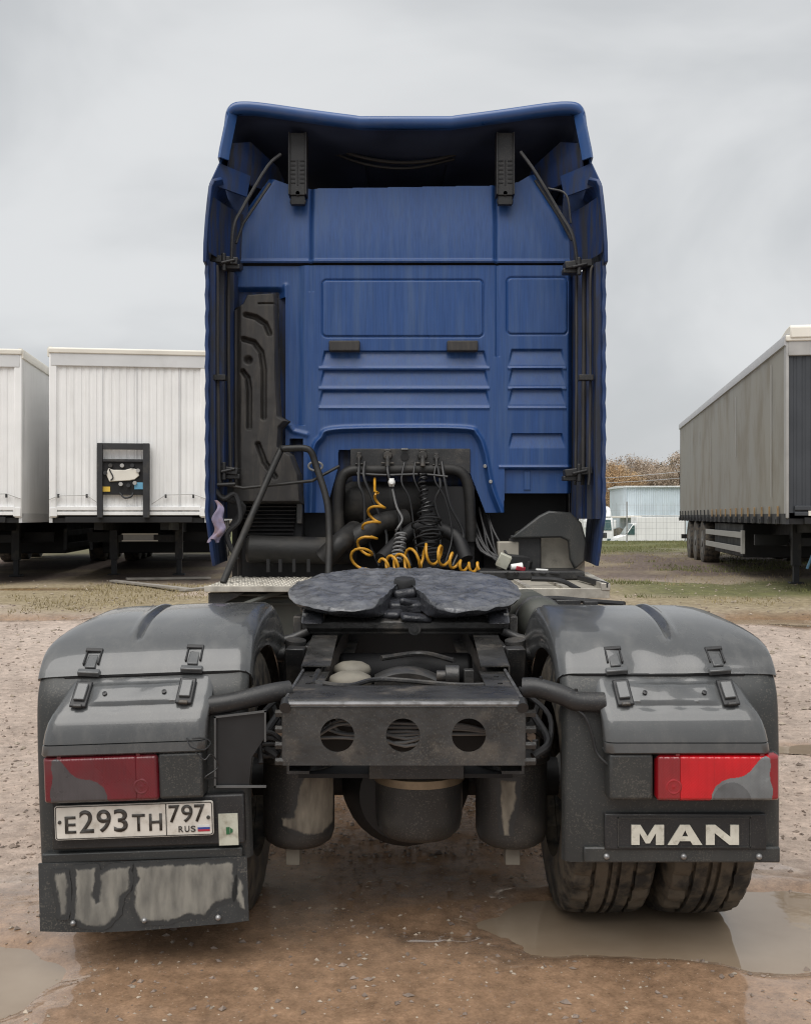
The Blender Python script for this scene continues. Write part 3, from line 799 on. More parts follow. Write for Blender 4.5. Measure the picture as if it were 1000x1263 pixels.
b = MB(); b.grid(rows); b.build('roof_spoiler', 'blue_gloss', truck, solid=0.012, ang=50)
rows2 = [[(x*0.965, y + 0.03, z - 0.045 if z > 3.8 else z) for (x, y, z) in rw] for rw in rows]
b = MB(); b.grid(rows2); b.build('spoiler_shade_sheet', 'hollow_shade', truck, ang=60)  # dark sheet added under the shell, its colour standing in for deep shade
b = MB(); b.add([(-1.06, 7.35, 3.4), (1.06, 7.35, 3.4), (1.06, 7.15, 3.75), (-1.06, 7.15, 3.75)], [(0, 1, 2, 3)]); b.build('roof_bulkhead', 'hollow_shade', truck)
# rolled light lip along the trailing edge
lip = [(x, 6.085 + 0.03*(1-min(1, abs(x)/0.95)**2), z) for x, z in full if z > 3.93]
G = []
for (x, y, z) in lip:
    nx = 0.0
    G.append([(x*1.0 + a*nx*0.3, y + dy, z + dz_) for dy, dz_, a in ((0.10, 0.016, 1), (0.02, 0.018, 1), (-0.012, 0.012, .5), (-0.02, -0.005, 0), (-0.018, -0.028, -.4), (-0.005, -0.044, -.6), (0.03, -0.048, -.6), (0.06, -0.046, -.6))])
b = MB(); b.grid(G); b.build('spoiler_lip', 'blue_gloss', truck, ang=60)
for s in (-1, 1):
    XF[0] = SPK
    # outer cheek of the spoiler and inner fins
    b = MB()
    G = []
    for z, yr, xo in ((3.665, 6.02, 1.128), (3.72, 6.03, 1.122), (3.85, 6.05, 1.10), (3.95, 6.07, 1.085)):
        G.append([(s*(xo-0.05), yr + 0.05, z), (s*(xo-0.012), yr, z), (s*xo, yr + 0.01, z), (s*(xo+0.008), yr + 0.12, z), (s*(xo+0.008), yr + 0.5, z)])
    b.grid(G); b.build('spoiler_cheek', 'blue_gloss', truck, solid=0.012, ang=60)
    b = MB()
    b.add([(s*1.09, 6.16, 3.80), (s*0.98, 6.30, 3.86), (s*0.83, 6.50, 3.77), (s*0.80, 6.56, 3.70), (s*1.10, 6.18, 3.61), (s*0.80, 6.56, 3.585)], [(0, 1, 2, 3), (0, 3, 5, 4)])
    b.build('spoiler_fin', 'blue_dirty', truck, solid=0.015, bevel=0.004)
    # height adjusting bracket with slots
    XF[0] = SPK
    xc = X(365, 6.25) if s < 0 else X(625, 6.25)
    br = MB()
    z0, z1 = Z(240, 6.25), Z(163, 6.25)
    hw = 0.054
    br.box(xc-hw, xc+hw, 6.25, 6.29, z0, z1)
    br.box(xc-hw-0.004, xc-hw+0.008, 6.235, 6.33, z0, z1); br.box(xc+hw-0.008, xc+hw+0.004, 6.235, 6.33, z0, z1)
    bro = br.build('spoiler_bracket', 'black_plastic', truck, bevel=0.003)
    sl = MB()
    for k in range(6):
        zz = z0 + 0.07 + k*0.027
        for q in (-1, 1):
            sl.box(xc + q*0.028 - 0.014, xc + q*0.028 + 0.014, 6.2465, 6.2495, zz, zz + 0.009)
    sl.box(xc-0.004, xc+0.004, 6.2465, 6.2495, z0 + 0.06, z0 + 0.215)
    sl.build('slot', 'underside_dark', bro)
    ft = MB(); ft.box(xc-0.045, xc+0.045, 6.262, 6.30, Z(251, 6.25), z0)
    ft.cyl((xc-0.05, 6.275, Z(247, 6.25)), (xc+0.05, 6.275, Z(247, 6.25)), 0.012)
    ft.cyl((xc, 6.25, z0+0.012), (xc, 6.262, z0+0.012), 0.016)
    ft.build('bracket_hinge', 'strap_black', bro, bevel=0.003)
    # support rods to the cab corner
    XF[0] = None
    st = MB()
    if s < 0:
        st.tube(smooth_path([P(346, 190, 6.45), P(330, 205, 6.4), P(300, 255, 6.35), P(288, 280, 6.3), P(285, 325, 6.3)], 4), 0.011)
        st.tube([P(333, 226, 6.42), P(300, 275, 6.38), P(291, 300, 6.36)], 0.010)
    else:
        st.tube(smooth_path([P(642, 187, 6.45), P(660, 212, 6.4), P(690, 262, 6.35), P(706, 290, 6.3), P(712, 325, 6.3)], 4), 0.011)
        st.tube([P(660, 222, 6.42), P(690, 268, 6.38), P(705, 296, 6.36)], 0.010)
        st.tube(smooth_path([P(676, 232, 6.4), P(698, 240, 6.35), P(704, 275, 6.33)], 5), 0.007)
    st.build('support_rod', 'black_plastic', truck)
for s in (-1, 1):
    b = MB(); b.prism([(s*1.02, 3.40), (s*1.215, 3.40), (s*1.215, 3.72), (s*1.17, 3.84), (s*1.05, 3.84)], 'y', 6.64, 6.68); b.build('corner_filler', 'blue_edge', truck)
    b = MB(); b.add([(s*1.205, 6.24, 3.58), (s*1.02, 6.50, 3.58), (s*1.0, 6.52, 3.72), (s*1.165, 6.34, 3.74)], [(0, 1, 2, 3)]); b.build('corner_web', 'blue_edge', truck, solid=0.012)
# wiring and crossbar inside the hollow
b = MB()
b.tube(smooth_path([P(400, 175, 6.9), P(440, 192, 6.8), P(490, 200, 6.8), P(540, 196, 6.8), P(590, 180, 6.9)], 5), 0.012)
b.tube(smooth_path([P(395, 182, 6.9), P(450, 202, 6.8), P(505, 207, 6.8), P(560, 196, 6.85)], 5), 0.009)
b.build('roof_hose', 'black_rubber', truck)

# --- side air deflectors
def deflector(s):
    prof = [(250, 218), (250, 325), (249, 330), (250, 600), (253, 640), (256, 698)] if s < 0 else [(736, 216), (741, 325), (742, 330), (741, 600), (738, 640), (741, 697)]
    # upper and lower shells: rows down, columns from the trailing edge to the cab
    def shell(zs, nm, mt, ytop=0.0):
        G = []
        for z, xo, yr in zs:
            row = []
            for t in np.linspace(0, 1, 9):
                y = yr + t*(6.95 - yr)
                x = xo - 0.040*(1-t)**1.5 + 0.012*t
                row.append((s*x, y, z))
            G.append(row)
        bb = MB(); bb.grid(G)
        return bb.build(nm, mt, truck, solid=0.022, bevel=0.004, ang=55)
    zl = [Z(v, 6.15) for v in np.linspace(327, 640, 36)]
    lower = [(z, 1.245 + 0.004*math.sin(i*1.9), 6.15 + 0.003*math.sin(i*1.9)) for i, z in enumerate(zl)]
    zb = [Z(v, 6.15) for v in (646, 656, 668, 680, 690, 699)]
    lower += [(z, 1.238 - 0.004*k, 6.15 + 0.018*k) for k, z in enumerate(zb)]
    lo = shell(lower, 'side_deflector', 'blue_edge')
    zu = [Z(v, 6.13) for v in (323, 300, 270, 245, 228, 219, 212)]
    up = [(z, xo, y) for z, xo, y in zip(zu, (1.252, 1.25, 1.242, 1.232, 1.224, 1.21, 1.17), (6.12, 6.12, 6.13, 6.14, 6.15, 6.17, 6.24))]
    upo = shell(up, 'upper_deflector', 'blue_edge')
    # inner face between trailing edge and cab wall
    bb = MB(); G = []
    for z in np.linspace(Z(322, 6.4), Z(236, 6.15), 8):
        G.append([(s*1.20, 6.16, z), (s*1.185, 6.25, z), (s*1.13, 6.45, z), (s*1.06, 6.62, z)])
    bb.grid(G); bb.build('deflector_lining', 'blue_dirty', truck, ang=60)
    bb = MB(); G = []
    for z in np.linspace(Z(640, 6.4), Z(330, 6.4), 24):
        G.append([(s*1.205, 6.165, z), (s*1.20, 6.24, z), (s*1.175, 6.26, z), (s*1.165, 6.36, z), (s*1.14, 6.37, z), (s*1.13, 6.50, z), (s*1.10, 6.52, z), (s*1.09, 6.70, z)])
    bb.grid(G); bb.build('deflector_lining', 'blue_dirty', truck, ang=30)
    # hinge and rods
    for uu, yy, rr in (((268, 6.30, 0.013), (282, 6.42, 0.010)) if s < 0 else ((720, 6.40, 0.013), (711, 6.44, 0.009), (728, 6.3, 0.008))):
        bb = MB()
        bb.tube(smooth_path([P(uu + (3 if s > 0 else -1), 327, yy), P(uu, 345, yy), P(uu, 450, yy), P(uu + (2 if s < 0 else -1), 575, yy), P(uu + (3 if s < 0 else -2), 598, yy)], 4), rr)
        bb.build('deflector_rod', 'duct_plastic', truck)
    for v in (322, 580) if s < 0 else (327, 582):
        bb = MB()
        uu = 278 if s < 0 else 712
        bb.obox(P(uu, v, 6.35), (0.17, 0.10, 0.045), (0, R(-6*s), 0)); bb.obox(P(uu + 9*s*-1, v+8, 6.36), (0.10, 0.08, 0.03))
        bb.cyl(P(uu-6, v+2, 6.28), P(uu+12, v-2, 6.30), 0.009); bb.cyl(P(uu+2*s, v-10, 6.3), P(uu+2*s, v+12, 6.3), 0.014)
        bb.build('deflector_hinge', 'black_plastic', truck, bevel=0.005)
    bb = MB(); uu = 270 if s < 0 else 722
    bb.obox(P(uu, 466, 6.28), (0.09, 0.06, 0.035)); bb.build('deflector_clip', 'black_plastic', truck, bevel=0.004)
deflector(-1); deflector(1)

# --- black air intake duct with pressed grooves
ductpoly = [(284, 378), (297, 372), (303, 360), (340, 358), (341, 372), (343, 480), (345, 512), (356, 518), (346, 528), (345, 550), (360, 560), (370, 585), (373, 622), (284, 622)]
def duct_depth(U, V):
    d = np.full_like(U, 0.0)
    e = sd_poly(U, V, ductpoly + [ductpoly[0]])
    d += 0.10*(1 - sm(0, 5, e))**2
    d += 0.05*sm(298, 290, U)*(V < 600)
    gr = [[(303, 388), (315, 391), (327, 399), (332, 411)], [(300, 418), (313, 422), (322, 434), (325, 455), (325, 515)], [(299, 458), (305, 466), (307, 480), (307, 527)], [(318, 548), (326, 570), (339, 588)]]
    for g in gr:
        d += 0.045*np.exp(-(sd_poly(U, V, g)/3.0)**4)
    d += 0.04*np.exp(-((np.hypot(U-306, V-444))/4.5)**4)
    d += 0.015*np.exp(-((V-374)/0.9)**2)*((U > 318) & (U < 340))
    return d + 0.006*(fbm(U, V, 0.05, 430, 3)-0.5)
relief('intake_duct', 'duct_plastic', truck, 6.44, 284, 374, 357, 622, lambda U, V: in_poly(U, V, ductpoly), duct_depth, step=0.8)
b = MB(); b.prism([(X(u, 6.46), Z(v, 6.46)) for u, v in ductpoly], 'y', 6.545, 6.585); b.build('duct_back', 'duct_plastic', truck)
b = MB(); G = [[(p[0], y, p[2]) for y in (6.53, 6.56)] for p in [P(u, v, 6.44) for u, v in ductpoly]]
b.grid(G, close_u=True); b.build('duct_rim', 'duct_plastic', truck)
b = MB(); b.box(X(283, 6.68), X(360, 6.68), 6.66, 6.69, Z(625, 6.6), Z(350, 6.6)); b.build('wall_recess', 'blue_dirty', truck)

# --- rubber stops on the wall
for u in (425, 570):
    b = MB(); b.box(X(u-19, YC), X(u+19, YC), YC-0.045, YC+0.02, Z(434, YC), Z(421, YC)); b.build('rubber_stop', 'duct_plastic', truck, bevel=0.008)
for u, v in ((598, 575), (605, 594), (394, 580)):
    b = MB(); b.cyl(P(u, v, YC-0.03), P(u, v, YC+0.06), 0.012); b.build('wall_bolt', 'bolt_steel', truck, bevel=0.002)
b = MB(); b.tube([(X(389,6.55)+0.045*math.cos(t), 6.55, Z(575,6.55)+0.028*math.sin(t)) for t in np.linspace(0, 6.28, 20)], 0.008)
b.build('hose_ring', 'grey_hose', truck)

# --- connector plate with couplings
b = MB(); b.box(X(432, 6.6), X(580, 6.6), 6.615, 6.63, Z(584, 6.6), Z(553, 6.6)); cp = b.build('connector_plate', 'frame_black', truck, bevel=0.004)
for u, v, r in ((443, 563, 0.020), (478, 562, 0.032), (521, 562, 0.034), (538, 564, 0.020)):
    b = MB()
    p = P(u, v, 6.6)
    b.cyl((p[0], 6.615, p[2]), (p[0], 6.555, p[2]), r, r*0.85, 14); b.cyl((p[0], 6.56, p[2]-0.005), (p[0], 6.545, p[2]-0.075), r*0.5, r*0.5, 10)
    b.obox((p[0], 6.57, p[2]+r), (r*1.4, 0.03, 0.014)); b.cyl((p[0]-r*1.3, 6.575, p[2]-0.05), (p[0]+r*1.3, 6.575, p[2]-0.05), 0.007)
    b.build('air_coupling', 'frame_worn', cp, bevel=0.003)
b = MB(); p = P(499, 563, 6.6); b.cyl((p[0], 6.6155, p[2]), (p[0], 6.606, p[2]), 0.027, 0.027, 18); b.build('cable_socket', 'underside_dark', cp)
b = MB(); p = P(499, 554, 6.6); b.obox((p[0], 6.60, p[2]), (0.045, 0.02, 0.012)); b.build('socket_lid', 'steel_edge', cp, bevel=0.002)
b = MB(); b.lathe([(0.001, 0.022), (0.014, 0.02), (0.021, 0.010), (0.023, 0), (0.016, -0.012)], P(483, 595, 6.45), (0, -1, 0.15), 20)
b.box(X(480, 6.48), X(486, 6.48), 6.46, 6.50, Z(600, 6.48), Z(590, 6.48)); b.build('white_knob', 'white_gloss', truck)  # glossy white valve cap, not a light source

# --- dark drum and hoop under the wall
b = MB(); b.lathe([(0.03, -0.02), (0.13, 0), (0.18, 0.02), (0.195, 0.06), (0.195, 0.30), (0.202, 0.31), (0.202, 0.34), (0.195, 0.35), (0.195, 0.66), (0.17, 0.70), (0.03, 0.72)], (X(424, 6.85), 6.85, Z(618, 6.85)), (1, 0, 0), 36)
b.build('silencer_drum', 'pipe_black', truck)
b = MB(); b.tube(smooth_path([P(419, 668, 6.6), P(417, 620, 6.6), P(421, 592, 6.6), P(432, 581, 6.6), P(460, 580, 6.6), P(540, 579, 6.6), P(562, 580, 6.6), P(574, 590, 6.6), P(579, 615, 6.6), P(581, 668, 6.6)], 5), 0.036, 12)
b.build('support_hoop', 'pipe_black', truck)
b = MB(); b.box(-0.52, 0.55, 7.05, 8.2, 0.55, 1.75); b.build('engine_block', 'underside_dark', truck, bevel=0.03)
for ev in ((-1.12, -0.4, 6.72, 7.0, 1.0, 1.75), (0.5, 1.12, 6.9, 7.0, 1.3, 1.75)):
    b = MB(); b.box(*ev); b.build('engine_cover', 'underside_dark', truck, bevel=0.03)
b = MB(); b.tube(smooth_path([P(425, 672, 6.4), P(445, 660, 6.4), P(470, 645, 6.5), P(500, 640, 6.6)], 5), 0.065, 14); b.tube(smooth_path([P(438, 655, 6.5), P(418, 672, 6.3), P(400, 690, 6.3)], 5), 0.07, 14)
b.build('intake_hose', 'pipe_black', truck)
b = MB(); b.tube(smooth_path([P(470, 690, 6.3), P(500, 660, 6.5), P(520, 650, 6.55), P(560, 660, 6.5), P(575, 690, 6.4)], 5), 0.045, 12); b.box(X(520, 6.6), X(585, 6.6), 6.6, 6.75, Z(700, 6.6), Z(600, 6.6))
b.build('gearbox_pipe', 'underside_dark', truck)

# --- hoses and coils
b = MB(); pth = coil_path([P(471, 612, 6.42), P(460, 640, 6.36), P(452, 670, 6.3), P(441, 695, 6.2)], lambda t: 0.042 + 0.05*t*0.4, 4.6)
b.tube([P(462, 590, 6.55), P(462, 606, 6.46)] + pth, 0.0085, 8); b.build('yellow_air_coil', 'yellow_hose', truck)
b = MB(); pth = coil_path([P(470, 697, 6.0), P(490, 692, 6.05), P(520, 687, 6.1), P(550, 690, 6.05), P(572, 697, 6.0), P(592, 700, 5.95)], lambda t: 0.026 + 0.040*math.sin(min(1, t*1.35)*math.pi), 9.5, jit=0.35)
b.tube(pth, 0.0085, 8); b.build('yellow_air_coil', 'yellow_hose', truck)
b = MB(); pth = coil_path([P(521, 582, 6.5), P(522, 605, 6.45), P(527, 630, 6.42), P(527, 655, 6.38), P(530, 690, 6.3)], lambda t: 0.022 + 0.055*sm(0.3, 0.75, t), 19, k=12, jit=0.35)
b.tube(pth, 0.0062, 6); b.build('black_cable_coil', 'strap_black', truck)
b = MB(); pth = coil_path([P(495, 655, 6.4), P(492, 675, 6.35), P(488, 692, 6.3)], 0.035, 7, k=12)
b.tube(smooth_path([P(484, 603, 6.46), P(489, 625, 6.44), P(496, 640, 6.42), P(490, 652, 6.4)], 5) + pth, 0.007, 6); b.build('grey_air_hose', 'grey_hose', truck)
b = MB(); b.tube(smooth_path([P(540, 575, 6.55), P(543, 600, 6.5), P(536, 620, 6.5), P(545, 650, 6.5)], 5), 0.010); b.tube(smooth_path([P(440, 584, 6.55), P(475, 586, 6.52), P(520, 585, 6.52), P(552, 588, 6.5)], 4), 0.009)
b.build('black_air_hose', 'strap_black', truck)

for k, (ua, ub) in enumerate(((443, 455), (450, 470), (478, 500), (499, 512), (512, 548), (538, 560), (545, 566))):
    rk = random.Random(40+k); b = MB()
    b.tube(smooth_path([P(ua, 570, 6.56), P(ua + rk.uniform(-4, 4), 590 + rk.uniform(-4, 8), 6.50), P((ua+ub)/2, 622 + rk.uniform(-8, 8), 6.48), P(ub + rk.uniform(-8, 8), 660, 6.46), P(ub + rk.uniform(-14, 14), 698, 6.4)], 6), rk.choice([0.006, 0.008, 0.010]), 7); b.build('cable', 'strap_black', truck)
for k in range(8):
    rk = random.Random(80+k); b = MB()
    u0 = rk.uniform(585, 620); b.tube(smooth_path([P(u0 - 12, 622 + rk.uniform(0, 8), 6.75), P(u0 - 6, 650, 6.66), P(u0 + rk.uniform(0, 12), 680, 6.5), P(u0 + rk.uniform(10, 50), 700, 6.35), P(u0 + rk.uniform(20, 80), 708, 6.2)], 5), 0.008, 6); b.build('cable', 'strap_black', truck)
# --- hand rail, tie bar
b = MB(); b.tube(smooth_path([P(275, 719, 5.93), P(300, 660, 6.08), P(343, 562, 6.3), P(350, 554, 6.3), P(360, 553, 6.3), P(376, 553, 6.3), P(384, 558, 6.3), P(390, 575, 6.3), P(403, 618, 6.25), P(406, 660, 6.2), P(405, 708, 6.1)], 5), 0.021, 12)
b.build('hand_rail', 'pipe_black', truck)
b = MB(); b.tube([P(268, 596, 6.32), P(300, 602, 6.3), P(385, 593, 6.32), P(418, 575, 6.4)], 0.010); b.tube([P(268, 598, 6.25), P(290, 597, 6.25)], 0.012); b.build('tie_bar', 'pipe_black', truck)

# --- louvred silencer box and the pipe below it
b = MB(); b.box(X(300, 6.62), X(374, 6.62), 6.60, 6.9, Z(664, 6.62), Z(612, 6.62)); sb = b.build('silencer_box', 'underside_dark', truck, bevel=0.01)
for k in range(9):
    v = 618 + k*4.9
    b = MB(); b.obox(P(335 - k*0.5, v, 6.585), (X(366, 6.585)-X(304, 6.585), 0.05, 0.007), (R(28), 0, 0)); b.build('slat', 'black_plastic', sb)
b = MB(); b.box(X(366, 6.55), X(373, 6.55), 6.53, 6.6, Z(646, 6.55), Z(617, 6.55)); b.build('slat_post', 'frame_worn', sb, bevel=0.004)
b = MB(); b.tube(smooth_path([P(302, 676, 6.42), P(320, 678, 6.42), P(370, 680, 6.45), P(420, 678, 6.5), P(450, 676, 6.6)], 5), [0.07] + [0.088]*19 + [0.08], 18) if False else b.cyl(P(304, 677, 6.45), P(440, 680, 6.5), 0.088, 0.085, 22)
b.build('exhaust_pipe', 'pipe_black', truck, bevel=0.02)
b = MB()
for u in (330, 345, 362, 380): b.box(X(u-2, 6.3), X(u+2, 6.3), 6.32, 6.34, Z(706, 6.3), Z(690, 6.3))
b.box(X(300, 6.6), X(440, 6.6), 6.55, 6.62, Z(712, 6.6), Z(664, 6.6)); b.build('pipe_bracket', 'underside_dark', truck)
b = MB(); b.tube(smooth_path([P(262, 600, 6.3), P(275, 615, 6.3), P(290, 610, 6.32), P(296, 640, 6.3), P(280, 660, 6.3), P(292, 690, 6.3)], 5), 0.016); b.tube(smooth_path([P(270, 612, 6.35), P(300, 625, 6.4), P(285, 650, 6.4)], 5), 0.02)
b.box(X(268, 6.5), X(300, 6.5), 6.45, 6.6, Z(640, 6.5), Z(600, 6.5)); b.build('hose_bundle', 'black_rubber', truck)

# --- right lower side: mud guard, beige box
b = MB(); b.prism([(X(u, 6.5), Z(v, 6.5)) for u, v in ((628, 664), (664, 636), (676, 630), (702, 632), (716, 645), (722, 668), (720, 692), (708, 702), (702, 690), (700, 667), (690, 663))], 'y', 6.46, 6.52)
b.build('front_mudguard', 'fender_dark', truck, bevel=0.012)
b = MB(); b.box(X(640, 6.6), X(722, 6.6), 6.60, 7.3, 0.5, Z(655, 6.6)); b.build('side_tank', 'panel_beige', truck, bevel=0.03)
b = MB(); b.prism([(X(u, 6.55), Z(v, 6.55)) for u, v in ((628, 664), (648, 663), (659, 676), (655, 700), (635, 705), (626, 690))], 'y', 6.56, 6.598); b.build('tank_cover', 'duct_plastic', truck, bevel=0.01)
b = MB(); b.box(X(614, 6.5), X(640, 6.5), 6.50, 6.62, 1.16, Z(668, 6.5)); b.build('valve_box', 'panel_beige', truck, bevel=0.01)
b = MB(); b.box(X(630, 6.5), X(668, 6.5), 6.52, 6.56, 1.16, Z(660, 6.5)); b.build('valve_cover', 'black_plastic', truck, bevel=0.01)
def mud_sheet(pl_, parent, Y_, depth, mt, seed, amp=2.6, lim=None):
    us_ = [p[0] for p in pl_]; vs_ = [p[1] for p in pl_]
    def sd(U, V):
        du = amp*(fbm(U, V, 0.11, seed, 4)-0.5)*2; dv = amp*(fbm(U, V, 0.11, seed+40, 4)-0.5)*2
        d = sd_poly(U+du, V+dv, pl_ + [pl_[0]])
        return np.where(in_poly(U+du, V+dv, pl_), d, -d)
    o = relief('mud_patch', mt, parent, Y_, min(us_)-5, max(us_)+5, min(vs_)-5, max(vs_)+5, lambda U, V: (sd(U, V) > -5.0) & (lim(U, V) if lim else True), depth, step=0.55)
    n_ = len(o.data.vertices); co = np.empty(n_*3, np.float32); o.data.vertices.foreach_get('co', co)
    co = co.reshape(-1, 3) + np.array(OFF[o.name], np.float32)
    dd = sd(co[:, 0]*FPX/Y_ + 500, (CAMZ-co[:, 2])*FPX/Y_ + HOR)
    at_ = o.data.attributes.new('mud', 'FLOAT', 'POINT'); at_.data.foreach_set('value', np.asarray(sm(-4.5, 6.5, dd), np.float32))
    return o
# --- cat walks and boxes between cab and rear wheels
b = MB(); zt = 1.142
b.box(X(252, 5.7), -0.50, 5.70, 6.75, zt-0.035, zt-0.008); cw = b.build('catwalk', 'aluminium', truck, bevel=0.004)
b = MB()
for i in range(23):
    for j in range(9):
        x = -1.10 + i*0.026; y = 5.73 + j*0.105 + (i % 2)*0.05
        b.lathe([(0.015, 0), (0.012, 0.008), (0.004, 0.008)], (x, y, zt-0.008), (0, 0, 1), 6)
tag(b.build('tread_stud', 'aluminium', cw), kind='stuff')
b = MB(); b.box(X(252, 5.7), -0.50, 5.69, 5.70, zt-0.036, zt-0.002); b.build('catwalk_edge', 'aluminium', cw, bevel=0.002)
b = MB(); b.prism([(X(256, 5.72), zt-0.045), (X(300, 5.72), zt-0.045), (X(292, 5.72), zt-0.07), (X(273, 5.72), zt-0.11), (X(273, 5.72), 0.85), (X(256, 5.72), 0.85)], 'y', 5.74, 5.80); b.build('catwalk_bracket', 'frame_black', truck, bevel=0.004)
b = MB(); b.box(-1.10, -0.45, 5.86, 6.8, 0.45, zt-0.075); b.build('battery_box', 'olive_box', truck, bevel=0.02)
b = MB(); b.box(-1.08, -0.46, 5.84, 5.862, 1.02, 1.03); b.tube([P(268, 758, 5.6), P(330, 735, 5.75), P(365, 725, 5.8)], 0.014); b.tube([P(268, 733, 5.8), P(360, 735, 5.8)], 0.008); b.build('box_strap', 'olive_box', truck)
b = MB(); b.box(0.52, X(752, 5.4), 5.42, 6.62, zt-0.035, zt-0.004); cw2 = b.build('catwalk', 'panel_beige', truck, bevel=0.004)
b = MB(); b.box(0.52, X(752, 5.4), 5.405, 5.42, zt-0.05, zt+0.004); b.build('catwalk_edge', 'aluminium', cw2, bevel=0.003)
for x in (0.66, 0.86):
    b = MB(); b.obox((x, 5.75, zt+0.004), (0.03, 0.62, 0.014)); b.build('tread_rib', 'aluminium', cw2)
b = MB(); b.obox((1.105, 5.95, zt+0.012), (0.05, 1.1, 0.04), (0, 0, R(-4))); b.build('catwalk_kerb', 'aluminium', cw2, bevel=0.004)
b = MB(); b.obox((1.06, 5.75, zt+0.02), (0.02, 0.7, 0.03), (0, 0, R(3))); b.build('kerb_rubber', 'black_rubber', cw2, bevel=0.004)
b = MB(); b.lathe([(0.05, 0), (0.20, 0.02), (0.27, 0.07), (0.28, 0.12), (0.28, 0.75), (0.27, 0.8), (0.05, 0.84)], (0.80, 5.60, 0.80), (0, 1, 0), 30); b.build('fuel_tank', 'aluminium', truck)
b = MB(); b.box(0.45, 1.1, 6.22, 6.62, zt-0.002, 1.195); b.build('deck_tray', 'black_plastic', truck, bevel=0.01)
b = MB()
b.tube(smooth_path([P(640, 742, 5.1), P(680, 738, 5.1), P(720, 741, 5.1), P(770, 745, 4.95)], 5), 0.013)
b.tube(smooth_path([P(638, 748, 5.05), P(670, 745, 5.0), P(720, 748, 5.0)], 5), 0.011); b.tube(smooth_path([P(655, 714, 5.7), P(690, 716, 5.7), P(714, 727, 5.5)], 5), 0.014)
b.tube(smooth_path([P(642, 752, 5.0), P(655, 746, 5.0), P(700, 743, 5.05)], 5), 0.015); tag(b.build('brake_hose', 'black_rubber', truck), kind='stuff')
b = MB(); b.obox(P(700, 744, 4.98), (0.12, 0.04, 0.035)); b.obox(P(728, 745, 4.98), (0.07, 0.035, 0.03)); b.build('hose_joint', 'black_plastic', truck, bevel=0.006)
b = MB(); b.lathe([(0.02, -0.01), (0.07, 0.0), (0.105, 0.03), (0.115, 0.07), (0.115, 0.75), (0.09, 0.8)], (X(662, 4.95), 4.75, Z(765, 4.9)), (0.0, 1, 0), 26); b.build('air_tank', 'olive_box', truck)
b = MB(); b.lathe([(0.117, 0.10), (0.121, 0.10), (0.121, 0.13), (0.117, 0.13)], (X(662, 4.95), 4.75, Z(765, 4.9)), (0, 1, 0), 26); b.build('tank_band', 'steel_edge', truck)

# --- chassis frame
for s in (-1, 1):
    b = MB(); b.prism([(s*0.40, 0.66), (s*0.40, 0.915), (s*0.325, 0.915), (s*0.325, 0.905), (s*0.392, 0.905), (s*0.392, 0.67), (s*0.325, 0.67), (s*0.325, 0.66)], 'y', 3.42, 8.6)
    fr = b.build('frame_rail', 'frame_black', truck)
    b = MB(); b.prism([(s*0.41, 0.90), (s*0.41, 1.005), (s*0.30, 1.005), (s*0.30, 0.995), (s*0.402, 0.995), (s*0.402, 0.90)], 'y', 4.46, 5.5); b.build('subframe_angle', 'frame_worn', truck, bevel=0.002)
    b = MB(); b.add([(s*0.295, 3.98, 0.941), (s*0.405, 3.98, 0.941), (s*0.41, 4.5, 1.003), (s*0.30, 4.5, 1.003)], [(0, 1, 2, 3)]); b.add([(s*0.407, 3.98, 0.941), (s*0.41, 4.5, 1.003), (s*0.41, 4.5, 0.88), (s*0.407, 3.98, 0.88)], [(0, 1, 2, 3)]); b.build('rail_cover', 'frame_worn', truck, solid=0.006)
    for k in range(9):
        b = MB(); y = 3.55 + 0.14*k
        b.cyl((s*0.40, y, 0.86 - 0.05*(k % 2)), (s*0.425, y, 0.86 - 0.05*(k % 2)), 0.013, n=6); b.build('frame_bolt', 'frame_worn', fr)
    for k in range(4):
        b = MB(); z = 0.69 + 0.055*k
        b.cyl((s*0.40, 3.47, z), (s*0.445, 3.47, z), 0.014, n=6); b.build('frame_bolt', 'frame_worn', fr)
    # suspension bracket and links beside the rail
    b = MB(); b.box(s*0.41, s*0.47, 4.3, 4.75, 0.55, 0.98); b.prism([(4.2, 0.98), (4.85, 0.98), (4.7, 0.6), (4.4, 0.5)], 'x', s*0.42, s*0.50); b.cyl((s*0.40, 4.42, 0.93), (s*0.56, 4.42, 0.93), 0.035); b.build('suspension_bracket', 'frame_black', truck, bevel=0.006)
    b = MB(); b.cyl((s*0.50, 4.40, 0.42), (s*0.47, 4.35, 0.98), 0.035, n=14); b.cyl((s*0.50, 4.40, 0.65), (s*0.47, 4.35, 1.0), 0.045, n=14); b.build('shock_absorber', 'frame_black', truck)
    b = MB(); b.tube(smooth_path([(s*0.43, 3.55, 0.80), (s*0.52, 3.7, 0.72), (s*0.50, 4.0, 0.70), (s*0.55, 4.2, 0.75)], 5), 0.012); b.tube(smooth_path([(s*0.43, 3.6, 0.73), (s*0.5, 3.62, 0.68), (s*0.54, 3.8, 0.78), (s*0.45, 4.0, 0.85)], 5), 0.010); b.tube(smooth_path([(s*0.44, 3.5, 0.70), (s*0.50, 3.55, 0.74), (s*0.47, 3.75, 0.80)], 5), 0.014)
    b.build('brake_line', 'black_rubber', truck)
    b = MB(); b.tube([(s*0.43, 4.5, 1.02), (s*0.50, 4.5, 0.99), (s*0.60, 4.45, 0.97)], 0.020, 10); b.build('stub_pipe', 'frame_black', truck)

